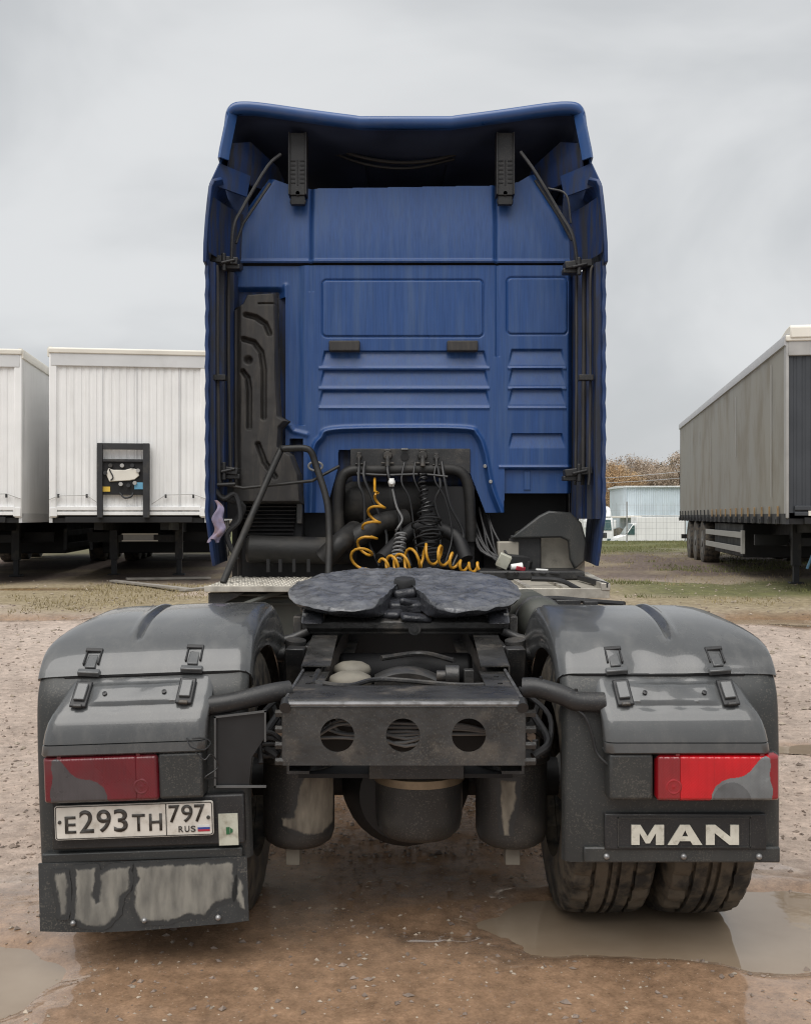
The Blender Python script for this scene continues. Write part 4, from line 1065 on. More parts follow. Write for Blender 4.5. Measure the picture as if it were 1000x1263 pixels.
YF = 3.36
def plate_holes(x0, x1, z0, z1, holes, y, ch=0.03, n=40):
    """front sheet with round holes; each hole sits in its own cell"""
    bb = MB(); cells = np.linspace(x0, x1, len(holes)+1)
    for i, (hx, hz, hr) in enumerate(holes):
        a, c = cells[i], cells[i+1]
        vs = []
        an = sorted([2*math.pi*k/n + 0.01 for k in range(n)] + [math.atan2(zz-hz, xx-hx) % (2*math.pi) for xx in (a, c) for zz in (z0, z1)])
        for t in an:
            dx, dz = math.cos(t), math.sin(t)
            tx = ((c-hx)/dx if dx > 0 else (a-hx)/dx) if abs(dx) > 1e-9 else 1e9
            tz = ((z1-hz)/dz if dz > 0 else (z0-hz)/dz) if abs(dz) > 1e-9 else 1e9
            q = min(tx, tz)
            vs.append((hx + dx*hr, y, hz + dz*hr)); vs.append((hx + dx*q, y, hz + dz*q))
        m_ = len(an)
        bb.add(vs, [(2*k, 2*k+1, (2*k+3) % (2*m_), (2*k+2) % (2*m_)) for k in range(m_)])
    return bb
zc0, zc1 = Z(944, YF), Z(872, YF)
xl, xr = X(349, YF), X(647, YF)
hl = [(X(u, YF), Z(907, YF), 0.0565) for u in (416, 497, 578)]
b = plate_holes(xl, xr, zc0, zc1, hl, YF)
cm = b.build('rear_crossmember', 'frame_worn', truck, solid=0.010)
# rolled top edge, top plate, cheeks
G = []
for x in np.linspace(xl+0.012, xr-0.012, 30):
    G.append([(x, YF + dy, zc1 + dz_) for dy, dz_ in ((-0.005, 0), (-0.003, 0.009), (0.004, 0.017), (0.014, 0.021), (0.03, 0.0215), (0.27, 0.0215))])
b = MB(); b.grid(G); b.build('top_flange', 'frame_worn', cm, solid=0.008)
b = MB(); b.tube([(xl+0.02, YF-0.001, zc1+0.010), (xr-0.02, YF-0.001, zc1+0.010)], 0.009, 8); b.build('worn_edge', 'steel_edge', cm)
for s, xe in ((-1, xl), (1, xr)):
    b = MB(); b.prism([(YF, zc0+0.02), (YF, zc1), (YF+0.02, zc1+0.02), (4.05, zc1+0.02), (4.05, zc0+0.06), (YF+0.2, zc0)], 'x', xe - 0.004, xe + 0.004); b.build('frame_cheek', 'frame_worn', cm, bevel=0.002)
    b = MB(); b.box(min(xe-s*0.105, xe-s*0.006), max(xe-s*0.105, xe-s*0.006), YF+0.265, 4.02, zc1+0.012, zc1+0.020); b.build('side_flange', 'frame_worn', cm, bevel=0.002)
    b = MB(); b.tube([(xe-s*0.006, YF+0.02, zc1+0.022), (xe-s*0.004, 4.03, zc1+0.028)], 0.006, 6); b.build('worn_edge', 'steel_edge', cm)
    b = MB(); b.cyl((xe-s*0.008, YF-0.012, zc1-0.002), (xe-s*0.008, YF+0.03, zc1+0.012), 0.019, n=14); b.build('corner_plug', 'strap_black', cm)
    for yy in (3.70, 3.86):
        b = MB(); b.cyl((xe-s*0.05, yy, zc1+0.02), (xe-s*0.05, yy, zc1+0.024), 0.009, n=8); b.build('flange_hole', 'underside_dark', cm)
# cables seen through the holes, dark belly behind
b = MB()
for k in range(7):
    r_ = random.Random(k)
    b.tube(smooth_path([(-0.34 + 0.02*k, 3.46, zc0 + 0.05 + 0.018*k), (-0.2, 3.45 + 0.01*k, 0.80 + 0.012*r_.uniform(-3, 3)), (0.0, 3.46, 0.775 + 0.013*k - 0.03), (0.16, 3.47, 0.80 + 0.02*r_.uniform(-1, 1)), (0.32, 3.5, 0.78)], 5), 0.006)
b.build('wiring_loom', 'grey_hose', truck)
b = MB(); b.box(-0.37, 0.37, 3.52, 3.545, 0.69, 0.87); b.build('inner_crossmember', 'underside_dark', truck)
b = MB(); b.box(-0.38, 0.38, 3.6, 5.8, 0.60, 0.615); b.build('belly_plate', 'underside_dark', truck)

# --- valves seen in the frame opening
for (u, v, Y_, r_) in ((434, 823, 4.22, 0.078), (432, 836, 3.95, 0.084)):
    p = P(u, v, Y_)
    b = MB(); b.lathe([(r_*0.92, -0.16), (r_*0.92, -0.03), (r_, -0.022), (r_*1.02, -0.01), (r_*0.93, 0.006), (r_*0.6, 0.020), (r_*0.2, 0.025), (0.001, 0.025)], p, (0, 0, 1), 28); b.build('valve_cap', 'cap_beige', truck)
b = MB(); G = []
for t in np.linspace(-1, 1, 16):
    x = X(501, 4.0) + t*0.125; z = Z(826, 4.0) - 0.035*t*t
    G.append([(x, 3.96, z-0.05), (x, 3.95, z-0.008), (x, 3.965, z), (x, 4.06, z+0.004), (x, 4.08, z-0.006), (x, 4.08, z-0.05)])
b.grid(G); b.build('valve_bridge', 'frame_worn', truck, solid=0.004)
b = MB(); b.cyl(P(549, 833, 3.92), P(566, 833, 3.92), 0.038, n=20); b.cyl(P(538, 834, 3.92), P(552, 834, 3.92), 0.022, n=14); b.box(X(572, 3.92), X(584, 3.92), 3.9, 3.95, Z(846, 3.92), Z(826, 3.92)); b.build('pressure_valve', 'frame_worn', truck, bevel=0.003)
b = MB(); b.tube([P(385, 845, 3.7), P(400, 812, 4.3)], 0.012); b.tube(smooth_path([P(388, 842, 3.72), P(430, 846, 3.75), P(470, 838, 3.9), P(560, 845, 3.8), P(605, 845, 3.75)], 5), 0.010); b.tube(smooth_path([P(470, 812, 4.4), P(520, 806, 4.5), P(560, 815, 4.3)], 5), 0.012)
for k in range(8):
    b.cyl((X(540 + 3*k, 3.95) , 3.93, 0.80), (X(540 + 3*k, 3.95), 3.93, 0.87), 0.006, n=6)
b.build('valve_pipe', 'frame_black', truck)
b = MB(); b.box(-0.30, 0.30, 3.85, 4.35, 0.66, 0.79); b.cyl((-0.3, 4.6, 0.84), (0.3, 4.6, 0.84), 0.07, n=18); b.build('valve_block', 'underside_dark', truck, bevel=0.02)

# --- rear axle, air springs, tanks
b = MB(); b.lathe([(0.05, -0.30), (0.17, -0.28), (0.24, -0.12), (0.26, 0.0), (0.24, 0.12), (0.15, 0.26), (0.05, 0.30)], (0, AX, 0.50), (0, 1, 0), 30); b.cyl((-1.1, AX, 0.5), (1.1, AX, 0.5), 0.075, n=18); b.build('rear_axle', 'underside_dark', truck)
for u in (368, 631):
    xc = X(u, 3.74); r_ = 0.132
    b = MB(); b.lathe([(0.001, 0.318), (0.06, 0.318), (0.10, 0.325), (0.122, 0.342), (r_, 0.375), (r_, 0.63), (r_+0.012, 0.638), (r_+0.012, 0.658), (r_-0.01, 0.665), (0.08, 0.675), (0.001, 0.675)], (xc, 3.76, 0), (0, 0, 1), 40); sp = b.build('air_spring', 'tank_paint', truck)
    b = MB(); b.box(X(u-9, 3.74), X(u+9, 3.74), 3.70, 3.78, 0.255, 0.325) if u > 500 else b.box(X(354, 3.74), X(371, 3.74), 3.70, 3.78, 0.255, 0.325); b.build('spring_foot', 'cap_beige', sp, bevel=0.003)
    ZT = lambda L_: [(260 + x*0.19, 840 + y*0.19) for x, y in L_]
    pp = [ZT([(620,590),(790,580),(795,800),(785,960),(720,1010),(600,1000),(470,940),(445,890),(530,880),(560,800),(570,700)])] if u < 500 else [[(617, 962), (636, 962), (637, 985), (630, 1010), (628, 1032), (621, 1032), (618, 1005), (617, 980)]]
    XQ = xc
    for pl_ in pp:
        mud_sheet(pl_, sp, 3.63, lambda U, V: 3.76 - 0.0012 - np.sqrt(np.maximum(r_**2 - (X(U, 3.63)-XQ)**2, 1e-5)) - 3.63, 'tan_mud', 720, lim=lambda U, V: (np.abs(X(U, 3.63)-XQ) < 0.128) & (Z(V, 3.63) > 0.385))
    for k in range(5):
        b = MB(); a = 2*math.pi*k/5; b.cyl((xc+0.09*math.cos(a), 3.76+0.09*math.sin(a), 0.67), (xc+0.09*math.cos(a), 3.76+0.09*math.sin(a), 0.70), 0.012, n=6); b.build('spring_bolt', 'bolt_steel', sp)
xc = X(517, 3.65)
b = MB(); b.lathe([(0.001, 0.345), (0.08, 0.347), (0.125, 0.36), (0.15, 0.385), (0.160, 0.43), (0.162, 0.565)], (xc, 3.75, 0), (0, 0, 1), 44); ct = b.build('centre_tank', 'tank_paint', truck)
b = MB(); b.lathe([(0.162, 0.560), (0.167, 0.562), (0.168, 0.59), (0.162, 0.592)], (xc, 3.75, 0), (0, 0, 1), 44); b.build('tank_band', 'brass_band', ct)
b = MB(); b.lathe([(0.150, 0.59), (0.155, 0.60), (0.10, 0.64)], (xc, 3.75, 0), (0, 0, 1), 30); b.box(X(455, 3.6), X(572, 3.6), 3.58, 3.9, 0.60, 0.655); b.build('tank_mount', 'frame_black', ct, bevel=0.004)

# --- cross tubes to the fenders
b = MB(); b.tube(smooth_path([(-0.40, 3.50, 0.93), (-0.46, 3.47, 0.925), (-0.56, 3.44, 0.905), (-0.62, 3.43, 0.895), (-0.70, 3.43, 0.885)], 5), 0.033, 18); b.build('fender_tube', 'black_plastic', truck)
b = MB(); b.tube(smooth_path([(0.40, 3.46, 0.945), (0.45, 3.45, 0.945), (0.53, 3.43, 0.925), (0.58, 3.42, 0.905), (0.67, 3.42, 0.902)], 5), 0.034, 18); ft = b.build('fender_tube', 'black_plastic', truck)
b = MB(); b.cyl((0.46, 3.445, 0.976), (0.46, 3.445, 0.985), 0.006, n=6); b.cyl((0.575, 3.42, 0.94), (0.575, 3.42, 0.948), 0.006, n=6); b.build('tube_screw', 'strap_black', ft)
# open square carrier plate beside the left fender
b = MB()
x0, x1, z0, z1, yy = X(264, 3.40), X(328, 3.40), Z(972, 3.40), Z(884, 3.40), 3.40
for (a, c, d, e) in ((x0, x0+0.006, z0, z1), (x1-0.006, x1, z1-0.085, z1+0.02), (x0, x1, z0, z0+0.006)): b.box(a, c, yy, yy+0.012, d, e)
b.add([(x0, yy, z1), (x1, yy, z1+0.02), (x1, yy+0.012, z1+0.02), (x0, yy+0.012, z1), (x0, yy, z1-0.006), (x1, yy, z1+0.014), (x1, yy+0.012, z1+0.014), (x0, yy+0.012, z1-0.006)], [(0,1,2,3),(4,7,6,5),(0,4,5,1),(1,5,6,2),(2,6,7,3),(3,7,4,0)])
ca = b.build('carrier_frame', 'bracket_edge', truck)
b = MB(); b.prism([(x0+0.004, z0+0.004), (x0+0.115, z0+0.004), (x0+0.125, z0+0.10), (x1-0.004, z1-0.07), (x1-0.004, z1+0.012), (x0+0.004, z1-0.006)], 'y', yy+0.014, yy+0.022); b.build('carrier_plate', 'strap_black', ca)
b = MB()
for k in range(5):
    b.tube(smooth_path([(x0+0.07+0.02*k, yy+0.05, z1-0.05-0.03*k), (x0+0.10+0.01*k, yy+0.1, z0+0.10+0.01*k), (x1, yy+0.12, z0+0.08+0.02*k), (x1+0.06, yy+0.1, z0+0.12)], 5), 0.009)
b.build('carrier_cable', 'black_rubber', ca)

# --- wheels
def wheel(xc, yc, zc, wd, rad, side, name='tyre'):
    b = MB(); n = 108
    pr = [(-0.50, 0.60), (-0.52, 0.72), (-0.50, 0.88), (-0.455, 0.955), (-0.42, 0.985), (-0.36, 0.994), (-0.245, 1.0), (-0.24, 0.972), (-0.205, 0.972), (-0.20, 1.0), (-0.07, 1.003), (-0.065, 0.974), (-0.03, 0.974), (-0.025, 1.003)]
    pr = pr + [(-a, c) for a, c in pr[::-1]]
    G = []
    for i in range(n):
        t = 2*math.pi*i/n; row = []
        for j, (a, c) in enumerate(pr):
            rr = c*rad
            if 0.20 < abs(a) < 0.47 and c > 0.94 and (i % 3) == 0: rr -= 0.012
            flat = 0.012*max(0, -math.sin(t)-0.93)/0.07*(c > 0.9)
            row.append((xc + a*wd*(1+0.06*(flat > 0)), yc + rr*math.cos(t), zc + rr*math.sin(t) + flat*0.6))
        G.append(row)
    b.grid(G, close_u=True); o = b.build(name, 'tyre', truck, ang=30)
    b = MB(); d = side
    b.lathe([(0.60*rad, -0.15), (0.58*rad, -0.10), (0.54*rad, -0.05), (0.50*rad, 0.03), (0.30*rad, 0.05), (0.18*rad, 0.04), (0.18*rad, 0.12), (0.14*rad, 0.14), (0.001, 0.14)], (xc, yc, zc), (d, 0, 0), 30); b.build('rim', 'rim_grey', o)
for s in (-1, 1):
    wheel(s*0.735, AX, 0.50, 0.325, 0.505, -s); wheel(s*1.085, AX, 0.50, 0.325, 0.505, s)
    wheel(s*1.03, 7.62, 0.50, 0.33, 0.505, s)

# --- rear fenders with lamp carriers
def interp_profile(pts, k):
    q = smooth_path([(0, y, z) for y, z in pts], k)
    out = []
    for i in range(len(q)):
        a = q[max(i-1, 0)]; c = q[min(i+1, len(q)-1)]
        t = (c-a).normalized(); nrm = Vector((0, -t.z, t.y))     # left of travel: outward for rear->front
        out.append((q[i], nrm))
    return out
def fender(s):
    XF[0] = None
    if s < 0:
        piv = Vector((-0.90, 3.4, 0.75))
        XF[0] = Matrix.Translation(piv) @ Matrix.Rotation(R(-2.0), 4, 'Y') @ Matrix.Translation(-piv)
    cs = [(0.555, -0.17), (0.535, -0.12), (0.528, -0.07), (0.530, -0.035), (0.540, -0.012), (0.56, -0.002)] + [(x, 0.0) for x in np.arange(0.575, 1.075, 0.0065)] + [(1.08, -0.0005), (1.11, -0.002), (1.14, -0.006), (1.165, -0.013), (1.188, -0.023), (1.208, -0.036), (1.225, -0.053), (1.238, -0.074), (1.247, -0.10), (1.254, -0.14), (1.257, -0.20), (1.258, -0.30)]
    if s > 0: cs = [(x if x < 1.1 else 1.1 + (x-1.1)*1.12, o_) for x, o_ in cs]
    prof = interp_profile([(3.478, 0.990), (3.50, 1.022), (3.55, 1.068), (3.63, 1.112), (3.75, 1.148), (3.90, 1.168), (4.05, 1.172), (4.20, 1.155), (4.36, 1.11), (4.50, 1.03), (4.60, 0.93), (4.66, 0.80), (4.68, 0.62)], 9)
    G = []
    for i, (p, nr) in enumerate(prof):
        row = []
        for (x, off) in cs:
            g = -0.014*math.exp(-((x-0.93 - 0.004)/0.012)**2) * float(sm(3.575, 3.62, p.y)) + 0.006*math.exp(-((x-0.955)/0.014)**2)*float(sm(3.575, 3.62, p.y))
            lump = 0.004*(mnoise.noise(Vector((x*3+s*5, p.y*3, 0))))
            if s > 0:
                lump += 0.010*math.exp(-((x-0.70)/0.06)**2-((p.y-3.60)/0.06)**2) - 0.008*math.exp(-((x-0.80)/0.05)**2-((p.y-3.50)/0.04)**2) + 0.006*math.exp(-((x-1.02)/0.05)**2-((p.y-3.50)/0.05)**2)
            o_ = off + g + lump
            kf = (0.10 + 0.90*float(sm(3.52, 3.98, p.y))) if x > 1.07 else 1.0
            q = p + nr*(off*kf + g + lump)
            row.append((s*x, q.y, q.z))
        G.append(row)
    b = MB(); b.grid(G); fo = b.build('rear_fender', 'fender_plastic', truck, solid=0.006, ang=60)
    # lower rear skin
    lp = interp_profile([(3.432, 0.36), (3.43, 0.45), (3.43, 0.60), (3.435, 0.80), (3.45, 0.92), (3.492, 0.992)], 5)
    cs2 = [(0.56, -0.10), (0.54, -0.06), (0.535, -0.03), (0.545, -0.008), (0.56, 0), (0.60, 0), (0.9, 0), (1.15, 0), (1.20, 0), (1.228, -0.004), (1.245, -0.014), (1.254, -0.032), (1.258, -0.07), (1.258, -0.14), (1.257, -0.22)]
    if s > 0: cs2 = [(x if x < 1.1 else 1.1 + (x-1.1)*1.12, o_) for x, o_ in cs2]
    b = MB(); b.grid([[(s*x, p.y - o_*1.0, p.z) for x, o_ in cs2] for p, nr in lp]); b.build('fender_skin', 'fender_dark', fo, solid=0.006, ang=60)
    b = MB(); b.tube([(s*0.54, 3.49, 0.984), (s*0.60, 3.483, 0.986), (s*0.9, 3.481, 0.986), (s*1.16, 3.484, 0.984), (s*1.235, 3.53, 0.98)], 0.005, 6); b.build('gap_seal', 'underside_dark', fo)
    # lid
    rows = [(3.497, 0.988, 0.652, 1.128), (3.475, 0.972, 0.650, 1.133), (3.44, 0.941, 0.650, 1.145), (3.40, 0.905, 0.652, 1.160), (3.372, 0.876, 0.655, 1.174), (3.355, 0.850, 0.658, 1.184), (3.346, 0.82, 0.660, 1.192), (3.341, 0.792, 0.662, 1.197), (3.340, 0.786, 0.662, 1.198), (3.349, 0.783, 0.662, 1.198), (3.340, 0.779, 0.662, 1.199), (3.339, 0.752, 0.664, 1.203), (3.345, 0.747, 0.664, 1.203), (3.43, 0.747, 0.664, 1.203)]
    rr_ = []
    for r0, r1 in zip(rows[:-1], rows[1:]):
        kk = 5 if r0[1] > 0.86 else 1
        rr_ += [tuple(a_ + (b_-a_)*i/kk for a_, b_ in zip(r0, r1)) for i in range(kk)]
    rows = rr_ + [rows[-1]]
    G = []
    for (y, z, xi, xo) in rows:
        row = [(s*(xi+0.004), y + 0.07, z)]
        for x in [xi, xi+0.002, xi+0.008] + list(np.linspace(xi+0.02, xo-0.03, 48)) + [xo-0.016, xo-0.006, xo]:
            e = min(x-xi, xo-x); rnd = 0.018*max(0, 1-e/0.025)**2
            em = 0.0
            if z > 0.88:
                t = max(abs(x-0.90)/0.135, abs(z-0.928)/0.024); em = -0.011*float(sm(1.35, 0.85, t))
                em += 0.0035*mnoise.noise(Vector((x*14+s, z*18, 2.0)))
            row.append((s*x, y + rnd + em, z - em*0.6))
        row.append((s*(xo+0.002), y + 0.05, z)); row.append((s*(xo+0.004), y + 0.10, z))
        G.append(row)
    b = MB(); b.grid(G); lid = b.build('lamp_carrier_lid', 'fender_plastic', truck, solid=0.005, ang=50)
    for x in (0.805, 1.005):
        b = MB(); b.lathe([(0.013, 0), (0.013, 0.006), (0.008, 0.009), (0.008, 0.016), (0.001, 0.017)], (s*x, 3.418, 0.928), (0, -0.68, 0.73), 12); b.build('lid_screw', 'strap_black', lid)
    for x in (0.722, 1.075):
        # rubber latch: catch on the fender, strap, buckle plate on the lid
        q = MB(); w_ = 0.027; k = R(-47)
        sl = s*R(7)
        def ob(cx, cy, cz, sx_, sy_, sz_, rx, mbx): mbx.obox((s*cx, cy, cz), (sx_, sy_, sz_), (rx, -sl*0.6, 0))
        ob(x-w_+0.002, 3.520, 1.043, 0.007, 0.018, 0.062, R(-50), q); ob(x+w_-0.002, 3.520, 1.043, 0.007, 0.018, 0.062, R(-50), q); ob(x, 3.543, 1.066, 2*w_+0.006, 0.016, 0.016, R(-50), q)
        la = q.build('latch', 'strap_black', truck, bevel=0.003)
        q = MB(); ob(x, 3.508, 1.032, 0.036, 0.012, 0.060, R(-52), q); ob(x+0.002, 3.476, 1.000, 0.075, 0.020, 0.022, R(-60), q); q.build('latch_strap', 'fender_plastic', la, bevel=0.004)
        q = MB(); ob(x+0.011, 3.416, 0.936, 2*w_+0.002, 0.010, 0.105, k, q); q.build('latch_frame', 'strap_black', la, bevel=0.004)
        q = MB(); ob(x+0.010, 3.412, 0.945, 0.037, 0.012, 0.068, k, q); q.build('latch_plate', 'fender_plastic', la, bevel=0.003)
        q = MB(); ob(x+0.013, 3.376, 0.905, 0.030, 0.012, 0.012, k, q); q.build('latch_buckle', 'frame_worn', la, bevel=0.003)
    # filler block and lamp
    b = MB(); b.box(min(s*0.672, s*0.818), max(s*0.672, s*0.818), 3.345, 3.44, 0.592, 0.744); b.build('lamp_filler', 'fender_dark', truck, bevel=0.010, seg=3)
    lx0, lx1, lz0, lz1 = (0.822, 1.245, 0.583, 0.748) if s > 0 else (0.812, 1.208, 0.583, 0.748)
    b = MB(); b.box(min(s*lx0, s*lx1), max(s*lx0, s*lx1), 3.362, 3.44, lz0, lz1); lamp = b.build('tail_lamp', 'black_plastic', truck, bevel=0.024, seg=4, label=('bright red tail lamp with smoked indicator' if s > 0 else 'dull dusty red tail lamp with smoked indicator'))
    red, deep, smk = ('red_lens', 'red_lens_deep', 'smoke_lens') if s > 0 else ('red_lens_dusty', 'red_lens_dusty', 'smoke_lens_dusty')
    # domed lens cut into its coloured fields
    gp = [(0.43, -0.1), (0.445, 0.20), (0.475, 0.34), (0.52, 0.44), (0.58, 0.50), (0.65, 0.52), (0.70, 0.56), (0.75, 0.66), (0.79, 0.80), (0.83, 0.92), (0.86, 0.95), (0.885, 0.95), (0.905, 0.90), (0.91, 0.75), (0.90, 0.60), (0.905, 0.45), (0.925, 0.3), (0.925, 0.15), (0.91, -0.1)]
    rp = [(0.60 + 0.165*math.cos(t), -0.1 + 0.52*max(0, math.sin(t))) for t in np.linspace(0, math.pi, 20)]
    nt, nw = 180, 70
    tt = np.linspace(0, 1, nt); ww = np.linspace(0, 1, nw)
    T, W = np.meshgrid(tt, ww, indexing='ij')
    ex = np.minimum(T, 1-T)*(lx1-lx0); ez = np.minimum(W, 1-W)*(lz1-lz0)
    rim = lambda d: 1 - np.clip(1 - d/0.016, 0, 1)**2.2
    xw = lx0 + 0.003 + (lx1-lx0-0.006)*T; zw = lz0 + 0.003 + (lz1-lz0-0.006)*W
    yw = 3.362 - 0.022*rim(ex)*rim(ez) + 0.012*np.clip((T-0.86)/0.14, 0, 1)**2 - 0.0015*np.abs(np.sin(T*46))*(T < 0.86)*(W > 0.08)
    yw = yw + 0.0007*np.sin(T*250)*np.sin(W*100)*(T < 0.86) + 0.003*np.exp(-((T-0.195)/0.005)**2) + 0.002*np.exp(-((T-0.466)/0.004)**2)
    pts = np.stack([s*xw, yw, zw], -1).reshape(-1, 3)
    if XF[0] is not None:
        mm_ = np.array(XF[0]); pts = pts @ mm_[:3, :3].T + mm_[:3, 3]
    ix = np.arange(nt*nw).reshape(nt, nw)
    qd = np.stack([ix[:-1,:-1], ix[1:,:-1], ix[1:,1:], ix[:-1,1:]], -1).reshape(-1, 4)
    Tc = (T[:-1,:-1]+0.5/nt).ravel(); Wc = (W[:-1,:-1]+0.5/nw).ravel()
    rnd = np.maximum(0, 0.16-np.minimum(Wc, 1-Wc))**2 + (np.maximum(0, 0.064-np.minimum(Tc, 1-Tc))*2.5)**2 < 0.0256
    ins = in_poly(Tc, Wc, gp); rev = in_poly(Tc, Wc, rp) & ins
    edge = (Tc < 0.195) | (Tc > 0.9)
    for nm_, mt_, sel in (('reverse_lens', 'smoke_lens_deep' if s > 0 else 'smoke_lens_dusty', rev), ('indicator_lens', smk, ins & ~rev), ('inner_lens', deep, (Tc < 0.195) & ~ins), ('outer_lens', deep, (Tc > 0.9) & ~ins), ('brake_lens', red, ~edge & ~ins)):
        qq = qd[sel & rnd]; us_ = np.unique(qq); rm_ = -np.ones(len(pts), int); rm_[us_] = np.arange(len(us_))
        fast_mesh(nm_, pts[us_], rm_[qq], mt_, lamp)
    b = MB(); b.lathe([(0.027, 0), (0.027, 0.004), (0.022, 0.006), (0.014, 0.003), (0.001, 0.006)], (s*(lx0+0.062), 3.3435, lz0+0.055), (0, -1, 0), 24); b.build('reflector', 'lens_ring' if s > 0 else red, lamp)
    for a in (0.18, 0.84):
        for zz in (lz1-0.006,):
            b = MB(); b.cyl((s*(lx0+(lx1-lx0)*a), 3.345, zz), (s*(lx0+(lx1-lx0)*a), 3.36, zz), 0.007, n=10); b.build('lens_screw', deep, lamp)
    return fo
fo_r = fender(1)
# right lower panel with lettering
b = MB(); b.box(X(746, 3.40), X(946, 3.40), 3.405, 3.435, Z(1049, 3.4), Z(1005, 3.4)); mp = b.build('name_panel', 'black_plastic', truck, bevel=0.004)
b = MB()
px0, px1, pz0, pz1 = X(762, 3.40), X(926, 3.40), Z(1046, 3.4), Z(1009, 3.4)
for (a, c, d, e) in ((px0, px1, pz1-0.003, pz1), (px0, px1, pz0, pz0+0.003), (px0, px0+0.003, pz0, pz1), (px1-0.003, px1, pz0, pz1)): b.box(a, c, 3.4015, 3.4055, d, e)
b.build('panel_rim', 'fender_dark', mp)
LET = {'M': [[(0,0),(0,1),(.28,1),(.5,.42),(.72,1),(1,1),(1,0),(.75,0),(.75,.60),(.565,.08),(.435,.08),(.25,.60),(.25,0)]],
       'A': [[(0,0),(.36,1),(.502,1),(.502,.74),(.41,.42),(.502,.42),(.502,.19),(.345,.19),(.28,0)], [(1,0),(.64,1),(.5,1),(.5,.74),(.59,.42),(.5,.42),(.5,.19),(.655,.19),(.72,0)]],
       'N': [[(0,0),(0,1),(.29,1),(.74,.40),(.74,1),(1,1),(1,0),(.71,0),(.26,.60),(.26,0)]]}
for ch, u0, u1 in (('M', 778.6, 818.8), ('A', 823.5, 866), ('N', 870.6, 911.2)):
    b = MB()
    for poly in LET[ch]:
        b.prism([(X(u0 + (u1-u0)*a, 3.4), Z(1042.5 - 24.5*c, 3.4)) for a, c in poly], 'y', 3.3995, 3.405)
    b.build('letter', 'letter_cream', mp)
b = MB(); b.box(0.60, 1.262, 3.412, 3.43, 0.362, 0.415); rail = b.build('fender_rail', 'fender_dark', truck, bevel=0.006)
for u in (748, 843, 936):
    b = MB(); b.lathe([(0.011, 0), (0.010, 0.004), (0.006, 0.008), (0.001, 0.009)], (X(u, 3.41), 3.411, Z(1057, 3.41)), (0, -1, 0), 14); b.build('rail_bolt', 'bolt_steel', rail)
b = MB(); b.tube(smooth_path([(0.56, 3.415, 0.885), (0.60, 3.40, 0.86), (0.625, 3.40, 0.80), (0.64, 3.395, 0.74), (0.665, 3.38, 0.71), (0.69, 3.37, 0.695)], 6), 0.005, 8); b.build('lamp_cable', 'black_rubber', truck)

fo_l = fender(-1)
# left: licence plate, sticker, mud flap
YP = 3.37
pu0, pu1, pc = 64.5, 260.0, 1012.5
b = MB(); b.box(X(60, 3.39), X(298, 3.39), 3.395, 3.43, Z(1046, 3.39), Z(985, 3.39)); b.build('plate_holder', 'black_plastic', truck, bevel=0.006)
def rrect(x0, x1, z0, z1, r, k=5):
    o = []
    for cx_, cz_, a0 in ((x1-r, z1-r, 0), (x0+r, z1-r, 90), (x0+r, z0+r, 180), (x1-r, z0+r, 270)):
        o += [(cx_ + r*math.cos(R(a0+90*i/k)), cz_ + r*math.sin(R(a0+90*i/k))) for i in range(k+1)]
    return o
xa, xb, za, zb = X(pu0, YP), X(pu1, YP), Z(pc+21, YP), Z(pc-21, YP)
b = MB(); b.prism(rrect(xa, xb, za, zb, 0.009), 'y', YP, YP+0.010); pl = b.build('licence_plate', 'plate_white', truck, label='white licence plate with black characters and a small flag')
b = MB(); r1 = rrect(xa+0.002, xb-0.002, za+0.002, zb-0.002, 0.008); r2 = rrect(xa+0.005, xb-0.005, za+0.005, zb-0.005, 0.006)
b.grid([[(p[0], YP-0.0012, p[1]), (q[0], YP-0.0012, q[1])] for p, q in zip(r1, r2)], close_u=True); b.build('plate_border', 'plate_black', pl)
b = MB(); xs_ = X(202, YP); b.box(xs_-0.0015, xs_+0.0015, YP-0.0012, YP, za+0.004, zb-0.004); b.build('plate_divider', 'plate_black', pl)
def char(c, u0, u1, v0, v1):
    x0_, x1_, z0_ = X(u0, YP), X(u1, YP), Z(v1, YP)
    hgt = (v1-v0)*YP/FPX
    o = text_mesh('character', c, hgt, x0_, YP-0.0015, z0_, 'plate_black', pl, wide=1.0, bold=0.012)
    me = o.data; w_ = max(q.co.x for q in me.vertices) - min(q.co.x for q in me.vertices)
    k = (x1_-x0_)/w_
    for q in me.vertices: q.co.x *= k
    o.location.x += (x1_-x0_-w_)/2
for c, u0, u1, big in (('E', 77, 91.5, 0), ('2', 95, 113, 1), ('9', 116.5, 134, 1), ('3', 137.5, 154.5, 1), ('T', 160, 176, 0), ('H', 181, 197.5, 0)):
    char(c, u0, u1, pc-15 if big else pc-8, pc+13)
for c, u0, u1 in (('7', 205.5, 219), ('9', 221, 235), ('7', 237, 250)): char(c, u0, u1, pc-17.5, pc+4)
for c, u0, u1 in (('R', 217, 223), ('U', 224.5, 230.5), ('S', 232, 238)): char(c, u0, u1, pc+8.5, pc+16)
for k, mt in enumerate(('flag_red', 'flag_blue', 'flag_white')):
    b = MB(); b.box(X(240.5, YP), X(255.5, YP), YP-0.0013, YP+0.0005, Z(pc+16-2.6*k, YP), Z(pc+13.4-2.6*k, YP)); b.build('flag_stripe', mt, pl)
for u in (70.5, 254):
    b = MB(); b.lathe([(0.0065, 0), (0.0055, 0.004), (0.001, 0.005)], (X(u, YP), YP, Z(pc-1, YP)), (0, -1, 0), 12); b.build('plate_screw', 'plate_black', pl)
b = MB(); b.box(X(266, 3.39), X(290, 3.39), 3.3915, 3.395, Z(1047, 3.39), Z(1008, 3.39)); stk = b.build('sticker', 'sticker_cream', truck)
b = MB(); cx_, cz_ = X(279, 3.39), Z(1029, 3.39)
